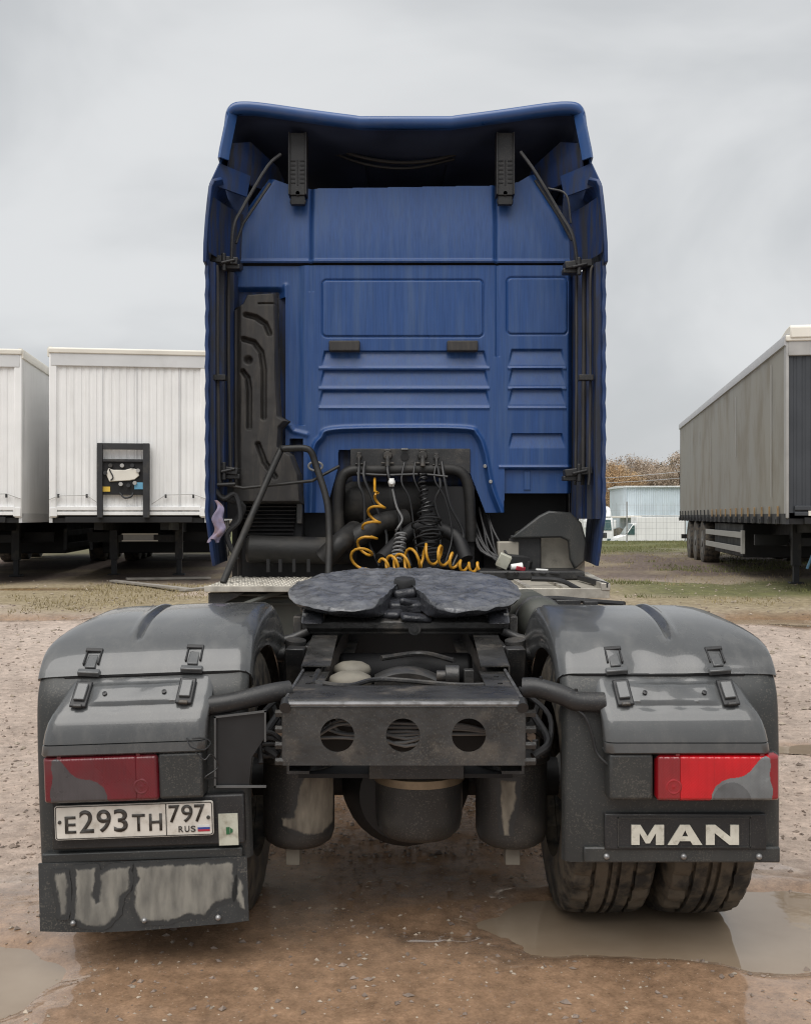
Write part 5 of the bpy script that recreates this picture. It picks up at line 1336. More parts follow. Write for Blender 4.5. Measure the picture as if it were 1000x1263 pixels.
b.prism([(cx_-0.010, cz_-0.012), (cx_+0.002, cz_-0.012), (cx_+0.002, cz_+0.012), (cx_-0.010, cz_+0.012)], 'y', 3.3895, 3.3912); b.prism([(cx_+0.004, cz_-0.010), (cx_+0.012, cz_-0.004), (cx_+0.012, cz_+0.004), (cx_+0.004, cz_+0.010)], 'y', 3.3895, 3.3912); b.build('sticker_mark', 'sticker_green', stk)
b = MB(); G = []
for t in np.linspace(0, 1, 24):
    x = -1.245 + 0.70*t
    G.append([(x, 3.40 - 0.012*math.sin(t*3.1) + 0.006*w, 0.150 + 0.225*w - 0.006*math.sin(t*5)*(1-w) + 0.012*max(0, t-0.9)*10*(1-w)*0.5) for w in np.linspace(0, 1, 10)])
b.grid(G); fl = b.build('mud_flap', 'flap_rubber', truck, solid=0.010, label='black rubber mud flap caked with pale dried mud')
zf = lambda L_: [(40 + x*0.28, 880 + y*0.28) for x, y in L_]
FL = [zf([(100,700),(150,695),(155,760),(158,850),(150,885),(130,890),(118,800),(100,740)]), zf([(195,685),(280,675),(285,720),(270,790),(285,830),(303,820),(300,700),(350,675),(435,670),(430,770),(395,800),(385,870),(350,910),(320,930),(250,930),(190,900),(195,780)]), zf([(460,668),(885,655),(885,760),(880,815),(810,825),(760,880),(700,880),(600,905),(480,910),(455,850),(455,780),(470,720)]), zf([(905,720),(930,760),(935,870),(918,860),(900,810)])]
XS_ = XF[0]; XF[0] = None
for pl_ in FL: mud_sheet(pl_, fl, 3.40, lambda U, V: -0.012*np.sin(np.clip((X(U, 3.40)+1.245)/0.70, 0, 1)*3.1) - 0.0072 + 0.006*np.clip((Z(V, 3.4)-0.15)/0.225, 0, 1), 'dry_mud', 700)
XF[0] = XS_
for u in (83, 171, 262):
    b = MB(); b.lathe([(0.010, 0), (0.009, 0.004), (0.005, 0.009), (0.001, 0.010)], (X(u, 3.385), 3.382, 0.180 + (u-171)*0.00001), (0, -1, 0), 12); b.build('flap_bolt', 'bolt_steel', fl)
b = MB(); b.box(-1.235, -0.56, 3.405, 3.43, 0.372, 0.405); b.build('fender_rail', 'fender_dark', truck, bevel=0.005)
XF[0] = None
b = MB()
b.tube(smooth_path([(-0.72, 3.333, 0.80), (-0.70, 3.315, 0.775), (-0.66, 3.32, 0.765), (-0.64, 3.33, 0.785), (-0.66, 3.33, 0.80), (-0.70, 3.325, 0.80)], 6), 0.0022, 6)
b.tube(smooth_path([(-0.69, 3.33, 0.755), (-0.66, 3.33, 0.73), (-0.64, 3.34, 0.745), (-0.62, 3.36, 0.70), (-0.66, 3.34, 0.67), (-0.63, 3.37, 0.66)], 6), 0.0025, 6); b.build('loose_wire', 'strap_black', truck)

# --- fifth wheel
TL = R(8); FC = Vector((-0.004, 4.75, 1.205))
def fw(x, t, h=0.0):
    return (FC.x + x, FC.y + t*math.cos(TL) - h*math.sin(TL), FC.z + t*math.sin(TL) + h*math.cos(TL))
half = [(0.0, 0.485), (0.12, 0.478), (0.24, 0.45), (0.36, 0.39), (0.45, 0.30), (0.51, 0.18), (0.535, 0.04), (0.53, -0.10), (0.495, -0.24), (0.43, -0.36), (0.35, -0.435), (0.26, -0.475), (0.185, -0.475), (0.135, -0.42), (0.105, -0.31), (0.078, -0.18), (0.06, -0.07), (0.045, 0.0), (0.02, 0.02), (0.0, 0.022)]
half = [(a, c if c > -0.05 else c*0.87) for a, c in half]
hp = [(p.x, p.y) for p in smooth_path([(a, c, 0) for a, c in half], 9)]
outl = hp + [(-a, c) for a, c in hp[-2:0:-1]]
NB = len(outl); NR = 40; cc = (0.0, 0.16)
Gt = []
for i, (a, c) in enumerate(outl):
    row = []
    ja = 1 + 0.010*mnoise.noise(Vector((a*9, c*9, 3)))
    for k in range(NR + 1):
        f_ = k / NR
        x = cc[0] + (a*ja-cc[0])*f_; y = cc[1] + (c*ja-cc[1])*f_
        h = 0.010*mnoise.noise(Vector((x*7, y*7, 1))) + 0.008*mnoise.noise(Vector((x*20, y*16, 5))) + 0.005*mnoise.noise(Vector((x*48, y*40, 9))) - 0.016*max(0, f_-0.88)/0.12
        row.append(fw(x, y, h))
    e = mnoise.noise(Vector((a*16, c*16, 8)))
    row.append(fw(a*ja*1.012, c*ja*1.005, -0.026 + 0.010*e)); row.append(fw(a*ja*0.992, c*ja*0.99, -0.038 + 0.008*e)); row.append(fw(a*0.975, c*0.975, -0.046 + 0.008*e)); row.append(fw(a*0.90, c*0.90, -0.06 + 0.006*e)); row.append(fw(a*0.78, c*0.78, -0.075))
    Gt.append(row)
b = MB(); b.grid([r_[:NR+2] for r_ in Gt], close_u=True); w5 = b.build('fifth_wheel', 'grease', truck, ang=70, label='greasy grey fifth wheel coupling plate with a rear slot')
b = MB(); b.grid([r_[NR+1:] for r_ in Gt], close_u=True); b.build('plate_skirt', 'grease_dark', w5, ang=60)
b = MB(); b.lathe([(0.05, 0), (0.052, 0.03), (0.046, 0.045), (0.001, 0.05)], fw(0.0, 0.05, -0.02), (0, -0.17, 0.985), 20); b.build('lock_cap', 'black_rubber', w5)
b = MB(); b.obox(fw(0.0, -0.10, -0.07), (0.15, 0.16, 0.05), (TL, 0, 0.1)); b.obox(fw(0.03, -0.16, -0.05), (0.12, 0.03, 0.03), (TL, 0.3, 0.5)); b.obox(fw(-0.06, -0.2, -0.085), (0.10, 0.10, 0.03), (TL, 0, -0.3)); b.cyl(fw(-0.05, -0.05, -0.04), fw(0.05, -0.02, -0.03), 0.028, n=12); b.obox(fw(0.05, -0.24, -0.095), (0.14, 0.08, 0.03), (TL, 0.1, 0.2)); b.build('coupling_jaw', 'grease_dark', w5, bevel=0.012)
for s in (-1, 1):
    b = MB(); b.prism([(4.42, 1.06), (5.05, 1.06), (4.95, 1.12), (4.82, 1.17), (4.68, 1.17), (4.55, 1.12)], 'x', s*0.36, s*0.46); b.cyl((s*0.34, 4.75, 1.125), (s*0.49, 4.75, 1.125), 0.045, n=16); b.build('pedestal', 'grease_dark', w5, bevel=0.01)
b = MB(); b.prism([(4.52, 1.005), (4.52, 1.015), (4.505, 1.03), (4.505, 1.06), (4.53, 1.078), (5.1, 1.078), (5.1, 1.005)], 'x', -0.462, 0.462); mpz = b.build('mounting_plate', 'frame_worn', w5, bevel=0.004)
b = MB(); b.cyl((0.04, 4.51, 1.03), (0.04, 4.498, 1.03), 0.028, n=16); b.cyl((0.04, 4.50, 1.03), (0.04, 4.49, 1.03), 0.014, n=8); b.build('plate_plug', 'frame_black', mpz)
for s in (-1, 1):
    b = MB(); b.box(min(s*0.462, s*0.498), max(s*0.462, s*0.498), 4.50, 4.62, 1.0, 1.085); b.build('plate_end', 'frame_worn', mpz, bevel=0.004)
    b = MB(); b.cyl((s*0.445, 4.50, 1.06), (s*0.445, 4.50, 1.10), 0.014, n=6); b.build('plate_bolt', 'bolt_steel', mpz)

# --- loose things on the truck
def cloth():
    G = []
    for i, t in enumerate(np.linspace(0, 1, 26)):
        row = []
        for a in np.linspace(0, 2*math.pi, 20):
            w_ = 0.009 + 0.021*math.sin(min(1, t*1.5)*math.pi*0.62)
            w_ *= 1 + 0.35*math.sin(a*3 + t*6) * (0.4 + t)
            p = Vector(P(266 + 5*math.sin(t*3.2) + 3*math.sin(t*11), 617 + 50*t, 6.06))
            row.append((p.x + w_*math.cos(a), p.y + 0.7*w_*math.sin(a), p.z - 0.012*math.cos(a*2)*t))
        G.append(row)
    b = MB(); b.grid(G); b.grid([[G[-1][0], G[-1][5]], [G[-1][15], G[-1][10]]])
    return b.build('rag', 'cloth_lilac', None, ang=60)
tag(cloth(), 'pale lilac rag tied to the lower edge of the left blue deflector', 'rag')
def litter(name, mb, mt, label, cat): tag(mb.build(name, mt, None, bevel=0.004), label, cat)
zd = 1.195
b = MB(); b.obox((X(621, 6.3), 6.30, zd+0.058), (0.075, 0.045, 0.085), (R(12), R(24), 0)); litter('packet', b, 'sticker_cream', 'small cream packet leaning on the deck behind the cab', 'packet')
b = MB(); b.lathe([(0.018, 0), (0.022, 0.04), (0.025, 0.07), (0.023, 0.072)], (X(630, 6.27), 6.27, zd+0.022), (1, 0.1, 0.05), 16); litter('paper_cup', b, 'white_gloss', 'crumpled white cup lying on the deck beside the cream packet', 'cup')
b = MB(); b.obox((X(641, 6.27), 6.27, zd+0.014), (0.06, 0.04, 0.026), (0.2, 0.15, 0.4)); litter('wrapper', b, 'flag_red', 'small red wrapper lying on the deck', 'wrapper')
b = MB(); b.obox((X(668, 6.25), 6.25, zd+0.006), (0.075, 0.03, 0.012), (0, 0.05, 0.2)); litter('paper_scrap', b, 'white_gloss', 'thin white paper scrap on the right deck edge', 'paper')
b = MB(); b.obox((X(634, 6.42), 6.42, zd+0.045), (0.16, 0.10, 0.09), (0.1, 0.1, 0.3)); b.obox((X(645, 6.45), 6.45, zd+0.03), (0.10, 0.10, 0.06), (0, 0.2, -0.3)); litter('black_bag', b, 'black_rubber', 'crumpled black bag behind the litter on the deck', 'bag')
# ------------------------------------------------------------------ parked trailers
def trailer(loc, rz, zb, zt, ln, style, labels, gtop=0.42):
    root = empty('semi_trailer', loc, rz)
    tag(root, labels, 'trailer', 'parked semi trailers')
    wm, hm, cm_ = ('trailer_white', 'trailer_header', 'trailer_cream') if style == 'white' else ('front_slate', 'post_grey', 'trailer_cream')
    # corrugated front wall
    b = MB(); G = []
    x = -1.17 if style == 'white' else -1.21; k = 0
    prof = []
    pit = 0.118
    while x < (1.17 if style == 'white' else 1.2):
        prof += [(x, 0.0), (x + pit*0.5, 0.0), (x + pit*0.62, 0.010), (x + pit*0.88, 0.010)]
        x += pit
    for (px_, d) in prof:
        G.append([(px_, 0.03 + d, zb+0.06), (px_, 0.03 + d, zt-0.25)])
    b.grid(G); b.build('front_wall', wm, root, ang=20)
    for xx in (-0.42, 0.12, 0.80):
        b = MB(); b.box(xx-0.008, xx+0.008, 0.022, 0.036, zb+0.06, zt-0.25); b.build('wall_seam', hm, root)
    # header and roof
    b = MB(); b.box(-1.22, 1.22, -0.012, 0.05, zt-0.30, zt-0.085); hd = b.build('roof_header', hm, root, bevel=0.01)
    b = MB(); b.prism([(-0.03, zt-0.10), (-0.035, zt-0.02), (0.03, zt), (ln, zt), (ln, zt-0.08), (0.2, zt-0.08)], 'x', -1.255, 1.255); b.build('roof', cm_, root, bevel=0.015)
    for s in (-1, 1):
        pw = 1.13 if style == 'white' else 1.205
        b = MB(); b.box(min(s*pw, s*1.25), max(s*pw, s*1.25), -0.005, 0.16, zb-0.02, zt-0.09); b.build('corner_post', wm if style == 'white' else 'post_grey', root, bevel=0.02, seg=3)
        if style == 'white':
            b = MB(); b.box(min(s*1.12, s*1.235), max(s*1.12, s*1.235), -0.02, -0.005, zb+0.0, zb+0.14); b.build('post_foot', wm, root, bevel=0.006)
        # curtain side, gently slack
        G = []
        for y in np.linspace(0.16, ln-0.10, 150):
            row = []
            for t in np.linspace(0, 1, 8):
                z = zb + 0.05 + (zt-0.14-zb-0.05)*t
                w_ = 0.016*mnoise.noise(Vector((y*0.9, t*0.8, s*3.0)))*math.sin(t*math.pi)**0.6 + 0.006*mnoise.noise(Vector((y*2.6, t*0.7, 4.0)))
                row.append((s*(1.245 + w_*0.6), y, z))
            G.append(row)
        b = MB(); b.grid(G); b.build('side_curtain', 'trailer_white' if style == 'white' else 'curtain_grey', root, ang=60)
        b = MB(); b.prism([(s*1.24, zt-0.16), (s*1.275, zt-0.15), (s*1.275, zt-0.03), (s*1.25, zt+0.005), (s*1.2, zt+0.005), (s*1.2, zt-0.16)], 'y', 0.0, ln); b.build('top_rail', 'rail_grey' if style != 'white' else 'trailer_cream', root)
        b = MB(); b.box(min(s*1.20, s*1.25), max(s*1.20, s*1.25), 0.02, ln, zb-0.10, zb+0.05); b.build('bottom_rail', 'leg_dark' if style != 'white' else 'trailer_header', root)
        if style != 'white' and s < 0:
            for k in range(22):
                y = 0.45 + k*(ln-0.8)/21
                b = MB(); b.box(-1.285, -1.262, y-0.022, y+0.022, zb-0.02, zb+0.16); st_ = b.build('curtain_strap', 'rust_strap' if k < 12 else 'leg_dark', root, bevel=0.004)
                b = MB(); b.box(-1.296, -1.258, y-0.034, y+0.034, zb-0.10, zb+0.01); b.cyl((-1.30, y+0.03, zb-0.03), (-1.285, y+0.06, zb-0.11), 0.010, n=6); b.build('buckle', 'leg_dark', st_, bevel=0.004)
            for y, z0_, z1_ in ((4.3, 1.1, 2.2), (7.6, 0.9, 1.7), (9.6, 1.7, 2.0), (1.0, 0.3, 2.3)):
                b = MB(); b.box(-1.268, -1.262, y-0.012, y+0.012, zb+z0_, zb+z1_); b.build('curtain_seam', 'post_grey', root)
    b = MB(); b.box(-1.24, 1.24, ln-0.06, ln, zb-0.05, zt-0.09); b.build('rear_door', wm, root)
    b = MB(); b.box(-1.19, 1.19, 0.05, ln-0.05, zb-0.10, zb-0.02); b.build('floor', 'underside_dark', root)
    if style != 'white':
        b = MB(); b.prism([(-0.05, zt-0.06), (-0.05, zt+0.10), (0.0, zt+0.13), (0.25, zt+0.12), (0.9, zt+0.02), (0.9, zt-0.05)], 'x', -1.2, 1.2); b.build('roof_cap', 'trailer_cream', root, bevel=0.02)
    # lower front: rails, bumper
    b = MB(); b.box(-1.13, 1.13, -0.012, 0.04, zb+0.02, zb+0.075); b.build('bottom_rail', wm, root, bevel=0.006)
    b = MB(); b.box(-1.13, 1.13, -0.014, 0.04, zb+0.10, zb+0.16); b.build('bottom_rail', wm, root, bevel=0.006)
    b = MB(); b.box(-1.0, 1.0, 0.0, 0.12, zb-0.10, zb-0.005); b.build('front_bumper', 'underside_dark', root, bevel=0.006)
    # headboard frame with couplings
    fx0, fx1, fz0, fz1 = -0.49, 0.33, zb-0.02, zb+1.18
    b = MB(); b.box(fx0, fx0+0.085, -0.10, -0.015, fz0, fz1); b.build('headboard_post', 'leg_dark', root, bevel=0.006)
    b = MB(); b.box(fx1-0.10, fx1, -0.13, -0.015, fz0, fz1); b.build('headboard_post', 'leg_dark', root, bevel=0.006)
    b = MB(); b.box(fx0+0.085, fx1-0.10, -0.09, -0.02, fz1-0.10, fz1); b.build('headboard_bar', 'leg_dark', root, bevel=0.006)
    b = MB(); b.box(fx0+0.085, fx1-0.10, -0.085, -0.02, fz1-0.30, fz1-0.255); b.build('headboard_bar', 'leg_dark', root, bevel=0.006)
    b = MB(); b.box(fx0+0.085, fx1-0.10, -0.05, -0.022, fz1-0.83, fz1-0.30); bd = b.build('coupling_board', 'underside_dark', root)
    if style == 'white':
        b = MB(); b.prism([(-0.30, fz1-0.62), (-0.35, fz1-0.50), (-0.31, fz1-0.40), (-0.24, fz1-0.43), (-0.05, fz1-0.43), (0.05, fz1-0.40), (0.14, fz1-0.42), (0.17, fz1-0.52), (0.10, fz1-0.58), (0.02, fz1-0.60)], 'y', -0.085, -0.05); b.build('coupling_cover', 'trailer_cream', bd, bevel=0.01)
        for q, (xx, zz) in enumerate(((-0.28, -0.36), (-0.10, -0.36), (0.06, -0.36), (0.15, -0.44), (-0.36, -0.48), (-0.12, -0.66), (0.0, -0.68), (0.10, -0.64))):
            b = MB(); b.cyl((xx, -0.11, fz1+zz), (xx, -0.05, fz1+zz), 0.032, n=12); b.build('coupling', 'post_grey' if q % 2 else 'leg_dark', bd)
        b = MB(); b.box(-0.41, -0.29, -0.062, -0.051, fz1-0.78, fz1-0.70); b.build('tag', 'yellow_tag', bd)
        b = MB(); b.box(0.09, 0.24, -0.062, -0.051, fz1-0.74, fz1-0.63); b.build('tag', 'blue_tag', bd)
        b = MB(); b.tube(smooth_path([(-0.14, -0.06, fz1-0.80), (-0.06, -0.09, fz1-0.88), (0.04, -0.09, fz1-0.86), (0.07, -0.06, fz1-0.80)], 5), 0.015); b.tube(smooth_path([(-0.30, -0.09, fz1-0.42), (-0.24, -0.1, fz1-0.55), (-0.28, -0.09, fz1-0.6)], 5), 0.010); b.build('coupling_hose', 'leg_dark', bd)
        for xx in (-1.1, -0.66, 0.58, 1.02):
            b = MB(); b.obox((xx, -0.02, zb+0.33), (0.03, 0.03, 0.06)); b.build('rope_hook', 'leg_dark', root)
        b = MB(); b.tube([(-1.24, -0.03, zb+0.27), (-1.1, -0.03, zb+0.33), (-0.66, -0.03, zb+0.34), (-0.46, -0.03, zb+0.20)], 0.006, 5); b.build('rope', 'post_grey', root); b = MB(); b.tube([(0.36, -0.03, zb+0.20), (0.58, -0.03, zb+0.35), (1.02, -0.03, zb+0.36), (1.24, -0.03, zb+0.28)], 0.006, 5); b.build('rope', 'post_grey', root)
    # chassis
    for s in (-1, 1):
        b = MB(); b.prism([(0.3, zb-0.10), (0.3, zb-0.22), (2.6, zb-0.26), (3.2, zb-0.50), (ln, zb-0.50), (ln, zb-0.10)], 'x', s*0.46, s*0.60); b.build('chassis_beam', 'underside_dark', root)
        # landing leg
        b = MB(); b.box(min(s*0.52, s*0.66), max(s*0.52, s*0.66), 2.42, 2.58, 0.30, zb-0.1); b.box(min(s*0.545, s*0.635), max(s*0.545, s*0.635), 2.45, 2.55, 0.02, 0.5); lg = b.build('landing_leg', 'leg_dark', root, bevel=0.008)
        b = MB(); b.box(min(s*0.48, s*0.70), max(s*0.48, s*0.70), 2.38, 2.62, 0.0, 0.035); b.build('leg_foot', 'leg_dark', lg, bevel=0.01)
        b = MB(); b.tube([(s*0.60, 2.55, 0.55), (s*0.56, 3.3, zb-0.35)], 0.03); b.build('leg_brace', 'leg_dark', lg)
        # wheels
        for k in range(3):
            y = ln - 4.6 + 1.31*k
            xc = s*1.05
            b = MB(); b.lathe([(0.28, -0.17), (0.40, -0.185), (0.49, -0.17), (0.515, -0.13), (0.52, 0.0), (0.515, 0.13), (0.49, 0.17), (0.40, 0.185), (0.28, 0.17), (0.22, 0.10), (0.10, 0.12), (0.001, 0.12)], (xc, y, 0.515), (s, 0, 0), 40); wh = b.build('wheel', 'tyre', root)
            b = MB(); b.lathe([(0.27, 0.172), (0.265, 0.10), (0.12, 0.12), (0.11, 0.19), (0.001, 0.19)], (xc, y, 0.515), (s, 0, 0), 30); b.build('rim', 'rim_grey', wh)
        # side guard
        for z in (0.46, 0.72):
            b = MB(); b.box(min(s*1.20, s*1.235), max(s*1.20, s*1.235), 3.9, ln-5.3, z, z+0.11); b.build('side_guard_rail', 'guard_grey' if style != 'white' else 'leg_dark', root, bevel=0.004)
        b = MB(); b.box(min(s*1.18, s*1.24), max(s*1.18, s*1.24), 3.8, 3.92, 0.44, 0.86); b.build('side_guard_post', 'guard_grey' if style != 'white' else 'leg_dark', root, bevel=0.004)
    b = MB(); b.box(-0.52, 0.52, 2.46, 2.54, 0.62, 0.76); b.build('leg_crossbar', 'leg_dark', root, bevel=0.004)
    b = MB(); b.box(-1.15, 1.15, 3.0, 3.1, 0.62, 0.80); b.build('cross_beam', 'underside_dark', root)
    b = MB(); b.box(-1.1, 1.1, 4.5, 8.2, 0.35, zb-0.12); b.build('pallet_box', 'underside_dark', root, bevel=0.02)
    if style == 'white':
        b = MB(); b.box(-0.30, 0.22, 1.55, 1.60, 0.66, 0.80); b.build('number_panel', 'post_grey', root, bevel=0.004)
        for z in (0.66, 0.78):
            b = MB(); b.box(-0.32, 0.30, 1.53, 1.55, z, z+0.02); b.build('panel_rim', 'trailer_cream', root)
    else:
        b = MB(); b.cyl((-0.55, 1.9, 0.28), (-0.45, 1.9, 0.55), 0.02, n=10); b.build('crank_handle', 'blue_stick', root)
        b = MB(); b.box(-0.95, -0.70, -0.02, 0.0, zb+0.02, zb+0.09); b.build('number_panel', 'trailer_cream', root)
    b = MB(); b.box(-1.2, 1.2, ln-0.02, ln+0.08, 0.5, 0.62); b.build('rear_bumper', 'leg_dark', root)
    return root
gl = float(gz(-4.45, 18.5))
trailer((-4.47, 16.4, 0.43), R(8), 1.10, 3.82, 13.6, 'white', 'white box trailer with black coupling frame on its front, nearest the blue cab')
trailer((-7.36, 16.0, 0.43), R(8), 1.10, 3.78, 13.6, 'white', 'white trailer cut off by the left picture edge')
trailer((6.60, 14.1, 0.42), R(-9.2), 1.10, 3.68, 14.0, 'grey', 'long dirty grey curtain-sided trailer parked on the right')

# planks on the ground before the white trailers
def plank(p, q, w_, lab):
    p = Vector((p[0], p[1], float(gz(*p)) + 0.03)); q = Vector((q[0], q[1], float(gz(*q)) + 0.03))
    d = q - p; b = MB()
    b.obox((p+q)/2, (d.length, w_, 0.035), (0, -math.asin(d.z/d.length), math.atan2(d.y, d.x)))
    tag(b.build('plank', 'plank', None, bevel=0.004), lab, 'plank', 'weathered planks by the white trailers')
plank((X(150, 16.9), 17.2), (X(256, 17.6), 17.8), 0.18, 'weathered plank lying on the ground just before the white trailer')
plank((X(137, 16.6), 16.7), (X(230, 14.8), 14.8), 0.12, 'long grey plank angled toward the blue truck on the grass')
plank((X(226, 14.7), 14.65), (X(258, 15.1), 15.1), 0.14, 'short pale plank end beside the left catwalk')

# ------------------------------------------------------------------ beyond the fence
FY = 43.5
fence = empty('mesh_fence', (10, FY, float(gz(10, FY))), world_coords=True)
tag(fence, 'thin wire mesh fence on the grass edge beyond the yard', 'fence')
for k in range(9):
    x = 2.0 + 2.5*k; g = float(gz(x, FY))
    b = MB(); b.cyl((x, FY, g-0.1), (x, FY, g+1.75), 0.03, n=8); b.build('post', 'wood_wire', fence)
    if k < 8:
        b = MB()
        for j in range(7): b.cyl((x, FY-0.03, g+0.1+0.25*j), (x+2.5, FY-0.03, g+0.1+0.25*j), 0.0045, n=4, caps=False)
        for j in range(16): b.cyl((x+2.5*j/16, FY-0.03, g+0.05), (x+2.5*j/16, FY-0.03, g+1.68), 0.0032, n=4, caps=False)
        b.build('wire_panel', 'wood_wire', fence)

# white cab-over truck, half hidden by the blue cab
y0 = 88.0; g = -1.38
root = empty('lorry', (X(757, y0)-1.22, y0, g)); tag(root, 'white lorry with rounded roof, half hidden behind the blue cab edge', 'lorry')
b = MB(); b.prism([(0, 0.35), (-0.02, 1.2), (0.05, 1.75), (0.35, 2.75), (0.6, 2.85), (2.0, 2.9), (2.0, 0.35)], 'x', -1.2, 1.2); b.build('cab', 'truck_white', root, bevel=0.10, seg=3)
b = MB(); b.prism([(0.30, 2.78), (0.5, 3.3), (0.9, 3.7), (1.6, 3.8), (2.0, 3.75), (2.0, 2.85)], 'x', -1.1, 1.1); b.build('roof_fairing', 'truck_white', root, bevel=0.16, seg=4)
b = MB(); b.add([(-1.02, -0.005, 1.72), (1.02, -0.005, 1.72), (0.98, 0.30, 2.62), (-0.98, 0.30, 2.62)], [(0, 1, 2, 3)]); b.build('windscreen', 'teal_glass', root, solid=0.05)
for s in (-1, 1):
    b = MB(); b.box(min(s*0.62, s*1.10), max(s*0.62, s*1.10), -0.06, 0.02, 0.72, 0.98); b.build('headlight', 'teal_glass', root, bevel=0.03)
    b = MB(); b.box(min(s*1.22, s*1.42), max(s*1.22, s*1.42), 0.05, 0.2, 1.9, 2.6); b.build('mirror', 'truck_white', root, bevel=0.03)
    b = MB(); b.lathe([(0.2, -0.15), (0.48, -0.15), (0.5, 0), (0.48, 0.15), (0.2, 0.15)], (s*1.02, 1.3, 0.5), (1, 0, 0), 24); b.build('wheel', 'tyre', root)
b = MB(); b.box(-0.6, 0.6, -0.05, 0.0, 1.05, 1.5); b.build('grille', 'leg_dark', root, bevel=0.02)
b = MB(); b.box(-1.2, 1.2, -0.10, 0.2, 0.3, 0.65); b.build('bumper', 'truck_white', root, bevel=0.04)
b = MB(); b.box(-1.22, 1.22, 2.3, 9.0, 1.0, 3.3); b.build('cargo_box', 'van_white', root, bevel=0.03)

# white box van, side on
y0 = 80.0
root = empty('box_van', (X(785, y0), y0, g)); tag(root, 'white box van parked side-on in front of the pale blue shed', 'van')
wl = X(846, y0) - X(785, y0)
b = MB(); b.box(0.0, wl, 0, 2.1, 0.55, 2.88); b.build('cargo_box', 'van_white', root, bevel=0.04)
for k in range(1, 5):
    b = MB(); b.box(wl*k/5-0.012, wl*k/5+0.012, -0.012, 0.01, 0.6, 2.84); b.build('box_seam', 'trailer_header', root)
b = MB(); b.prism([(0.0, 0.35), (0.0, 2.35), (-0.25, 2.35), (-0.85, 1.45), (-1.55, 1.25), (-1.70, 0.95), (-1.70, 0.40)], 'y', 0.1, 2.0); b.build('cab', 'truck_white', root, bevel=0.06, seg=3)
b = MB(); b.prism([(-0.12, 1.45), (-0.12, 2.2), (-0.28, 2.2), (-0.78, 1.45)], 'y', 0.07, 0.11); b.build('side_window', 'teal_glass', root)
b = MB(); b.add([(-0.30, 0.15, 2.32), (-0.30, 1.95, 2.32), (-0.86, 1.95, 1.48), (-0.86, 0.15, 1.48)], [(0, 1, 2, 3)]); b.build('windscreen', 'teal_glass', root, solid=0.04)
b = MB(); b.box(-1.69, -1.45, 0.06, 0.25, 0.80, 1.02); b.build('headlight', 'teal_glass', root, bevel=0.02)
for xx in (-1.05, 2.6):
    b = MB(); b.lathe([(0.15, -0.12), (0.33, -0.12), (0.35, 0), (0.33, 0.12), (0.15, 0.12)], (xx, 0.15, 0.35), (0, 1, 0), 24); b.build('wheel', 'tyre', root)

# pale blue corrugated shed
y0 = 96.0
sx0, sx1 = X(773, y0), X(880, y0)
root = empty('storage_shed', ((sx0+sx1)/2, y0, -1.4), world_coords=True); tag(root, 'pale blue ribbed metal shed with light roof edge behind the white van', 'shed')
zt_ = Z(601, y0); npan = 10
for k in range(npan):
    a = sx0 + (sx1-sx0)*k/npan; c = sx0 + (sx1-sx0)*(k+1)/npan
    b = MB(); G = []
    for j in range(9):
        xx = a + (c-a)*j/8; d = 0.05 if j % 2 else 0.0
        if j in (0, 8): d = -0.03
        G.append([(xx, y0+d, -1.5), (xx, y0+d, zt_)])
    b.grid(G); b.build('wall_panel', 'shed_blue', root, ang=15)
b = MB(); b.box(sx0-0.02, sx1, y0+0.06, y0+8, -1.5, zt_); b.build('shed_body', 'shed_blue', root)
b = MB(); b.prism([(y0-0.25, zt_), (y0-0.25, zt_+0.14), (y0+4, zt_+0.25), (y0+8.2, zt_+0.14), (y0+8.2, zt_)], 'x', sx0-0.2, sx1+0.2); b.build('roof', 'shed_roof', root)
b = MB(); b.box(sx0, sx1, y0-0.06, y0-0.03, zt_-2.75, zt_-2.65); b.build('wall_rail', 'shed_roof', root)

# small red-roofed hut and pale site fence between the vehicles
y0 = 106.0
hx = X(760, y0)
root = empty('hut', (hx, y0, -1.4)); tag(root, 'small hut with a dark red roof above the white lorry', 'hut')
b = MB(); b.box(-0.9, 0.9, 0, 2.0, 0, 3.1); b.build('wall', 'trailer_cream', root)
b = MB(); b.prism([(-1.15, 3.05), (1.15, 3.05), (0.75, 3.75), (-0.25, 3.95), (-0.75, 3.6)], 'y', -0.2, 2.2); b.build('roof', 'roof_red', root)
b = MB(); b.box(-0.3, 0.3, -0.04, 0.0, 1.5, 2.3); b.build('window', 'teal_glass', root)
y0 = 93.0
root = empty('flatbed_trailer', (X(765, y0), y0, -1.38)); tag(root, 'low pale flatbed loaded with beige sacks between lorry and van', 'trailer')
b = MB(); b.box(-0.9, 2.0, 0, 6, 2.75, 2.95); b.build('tarp_roof', 'trailer_cream', root, bevel=0.05)
b = MB(); b.box(-0.9, 2.0, 0.3, 6, 0.7, 1.0); b.build('deck', 'leg_dark', root)
for k in range(4):
    b = MB(); b.lathe([(0.05, 0), (0.34, 0.05), (0.40, 0.35), (0.36, 0.65), (0.12, 0.78)], (-0.6 + 0.62*k, 0.8, 1.0 + 0.1*(k % 2)), (0, 0, 1), 16); b.build('sack', 'cap_beige', root)
for xx in (-0.8, 1.9):
    b = MB(); b.box(xx-0.05, xx+0.05, 0.1, 0.2, 0, 2.8); b.build('stake', 'post_grey', root)

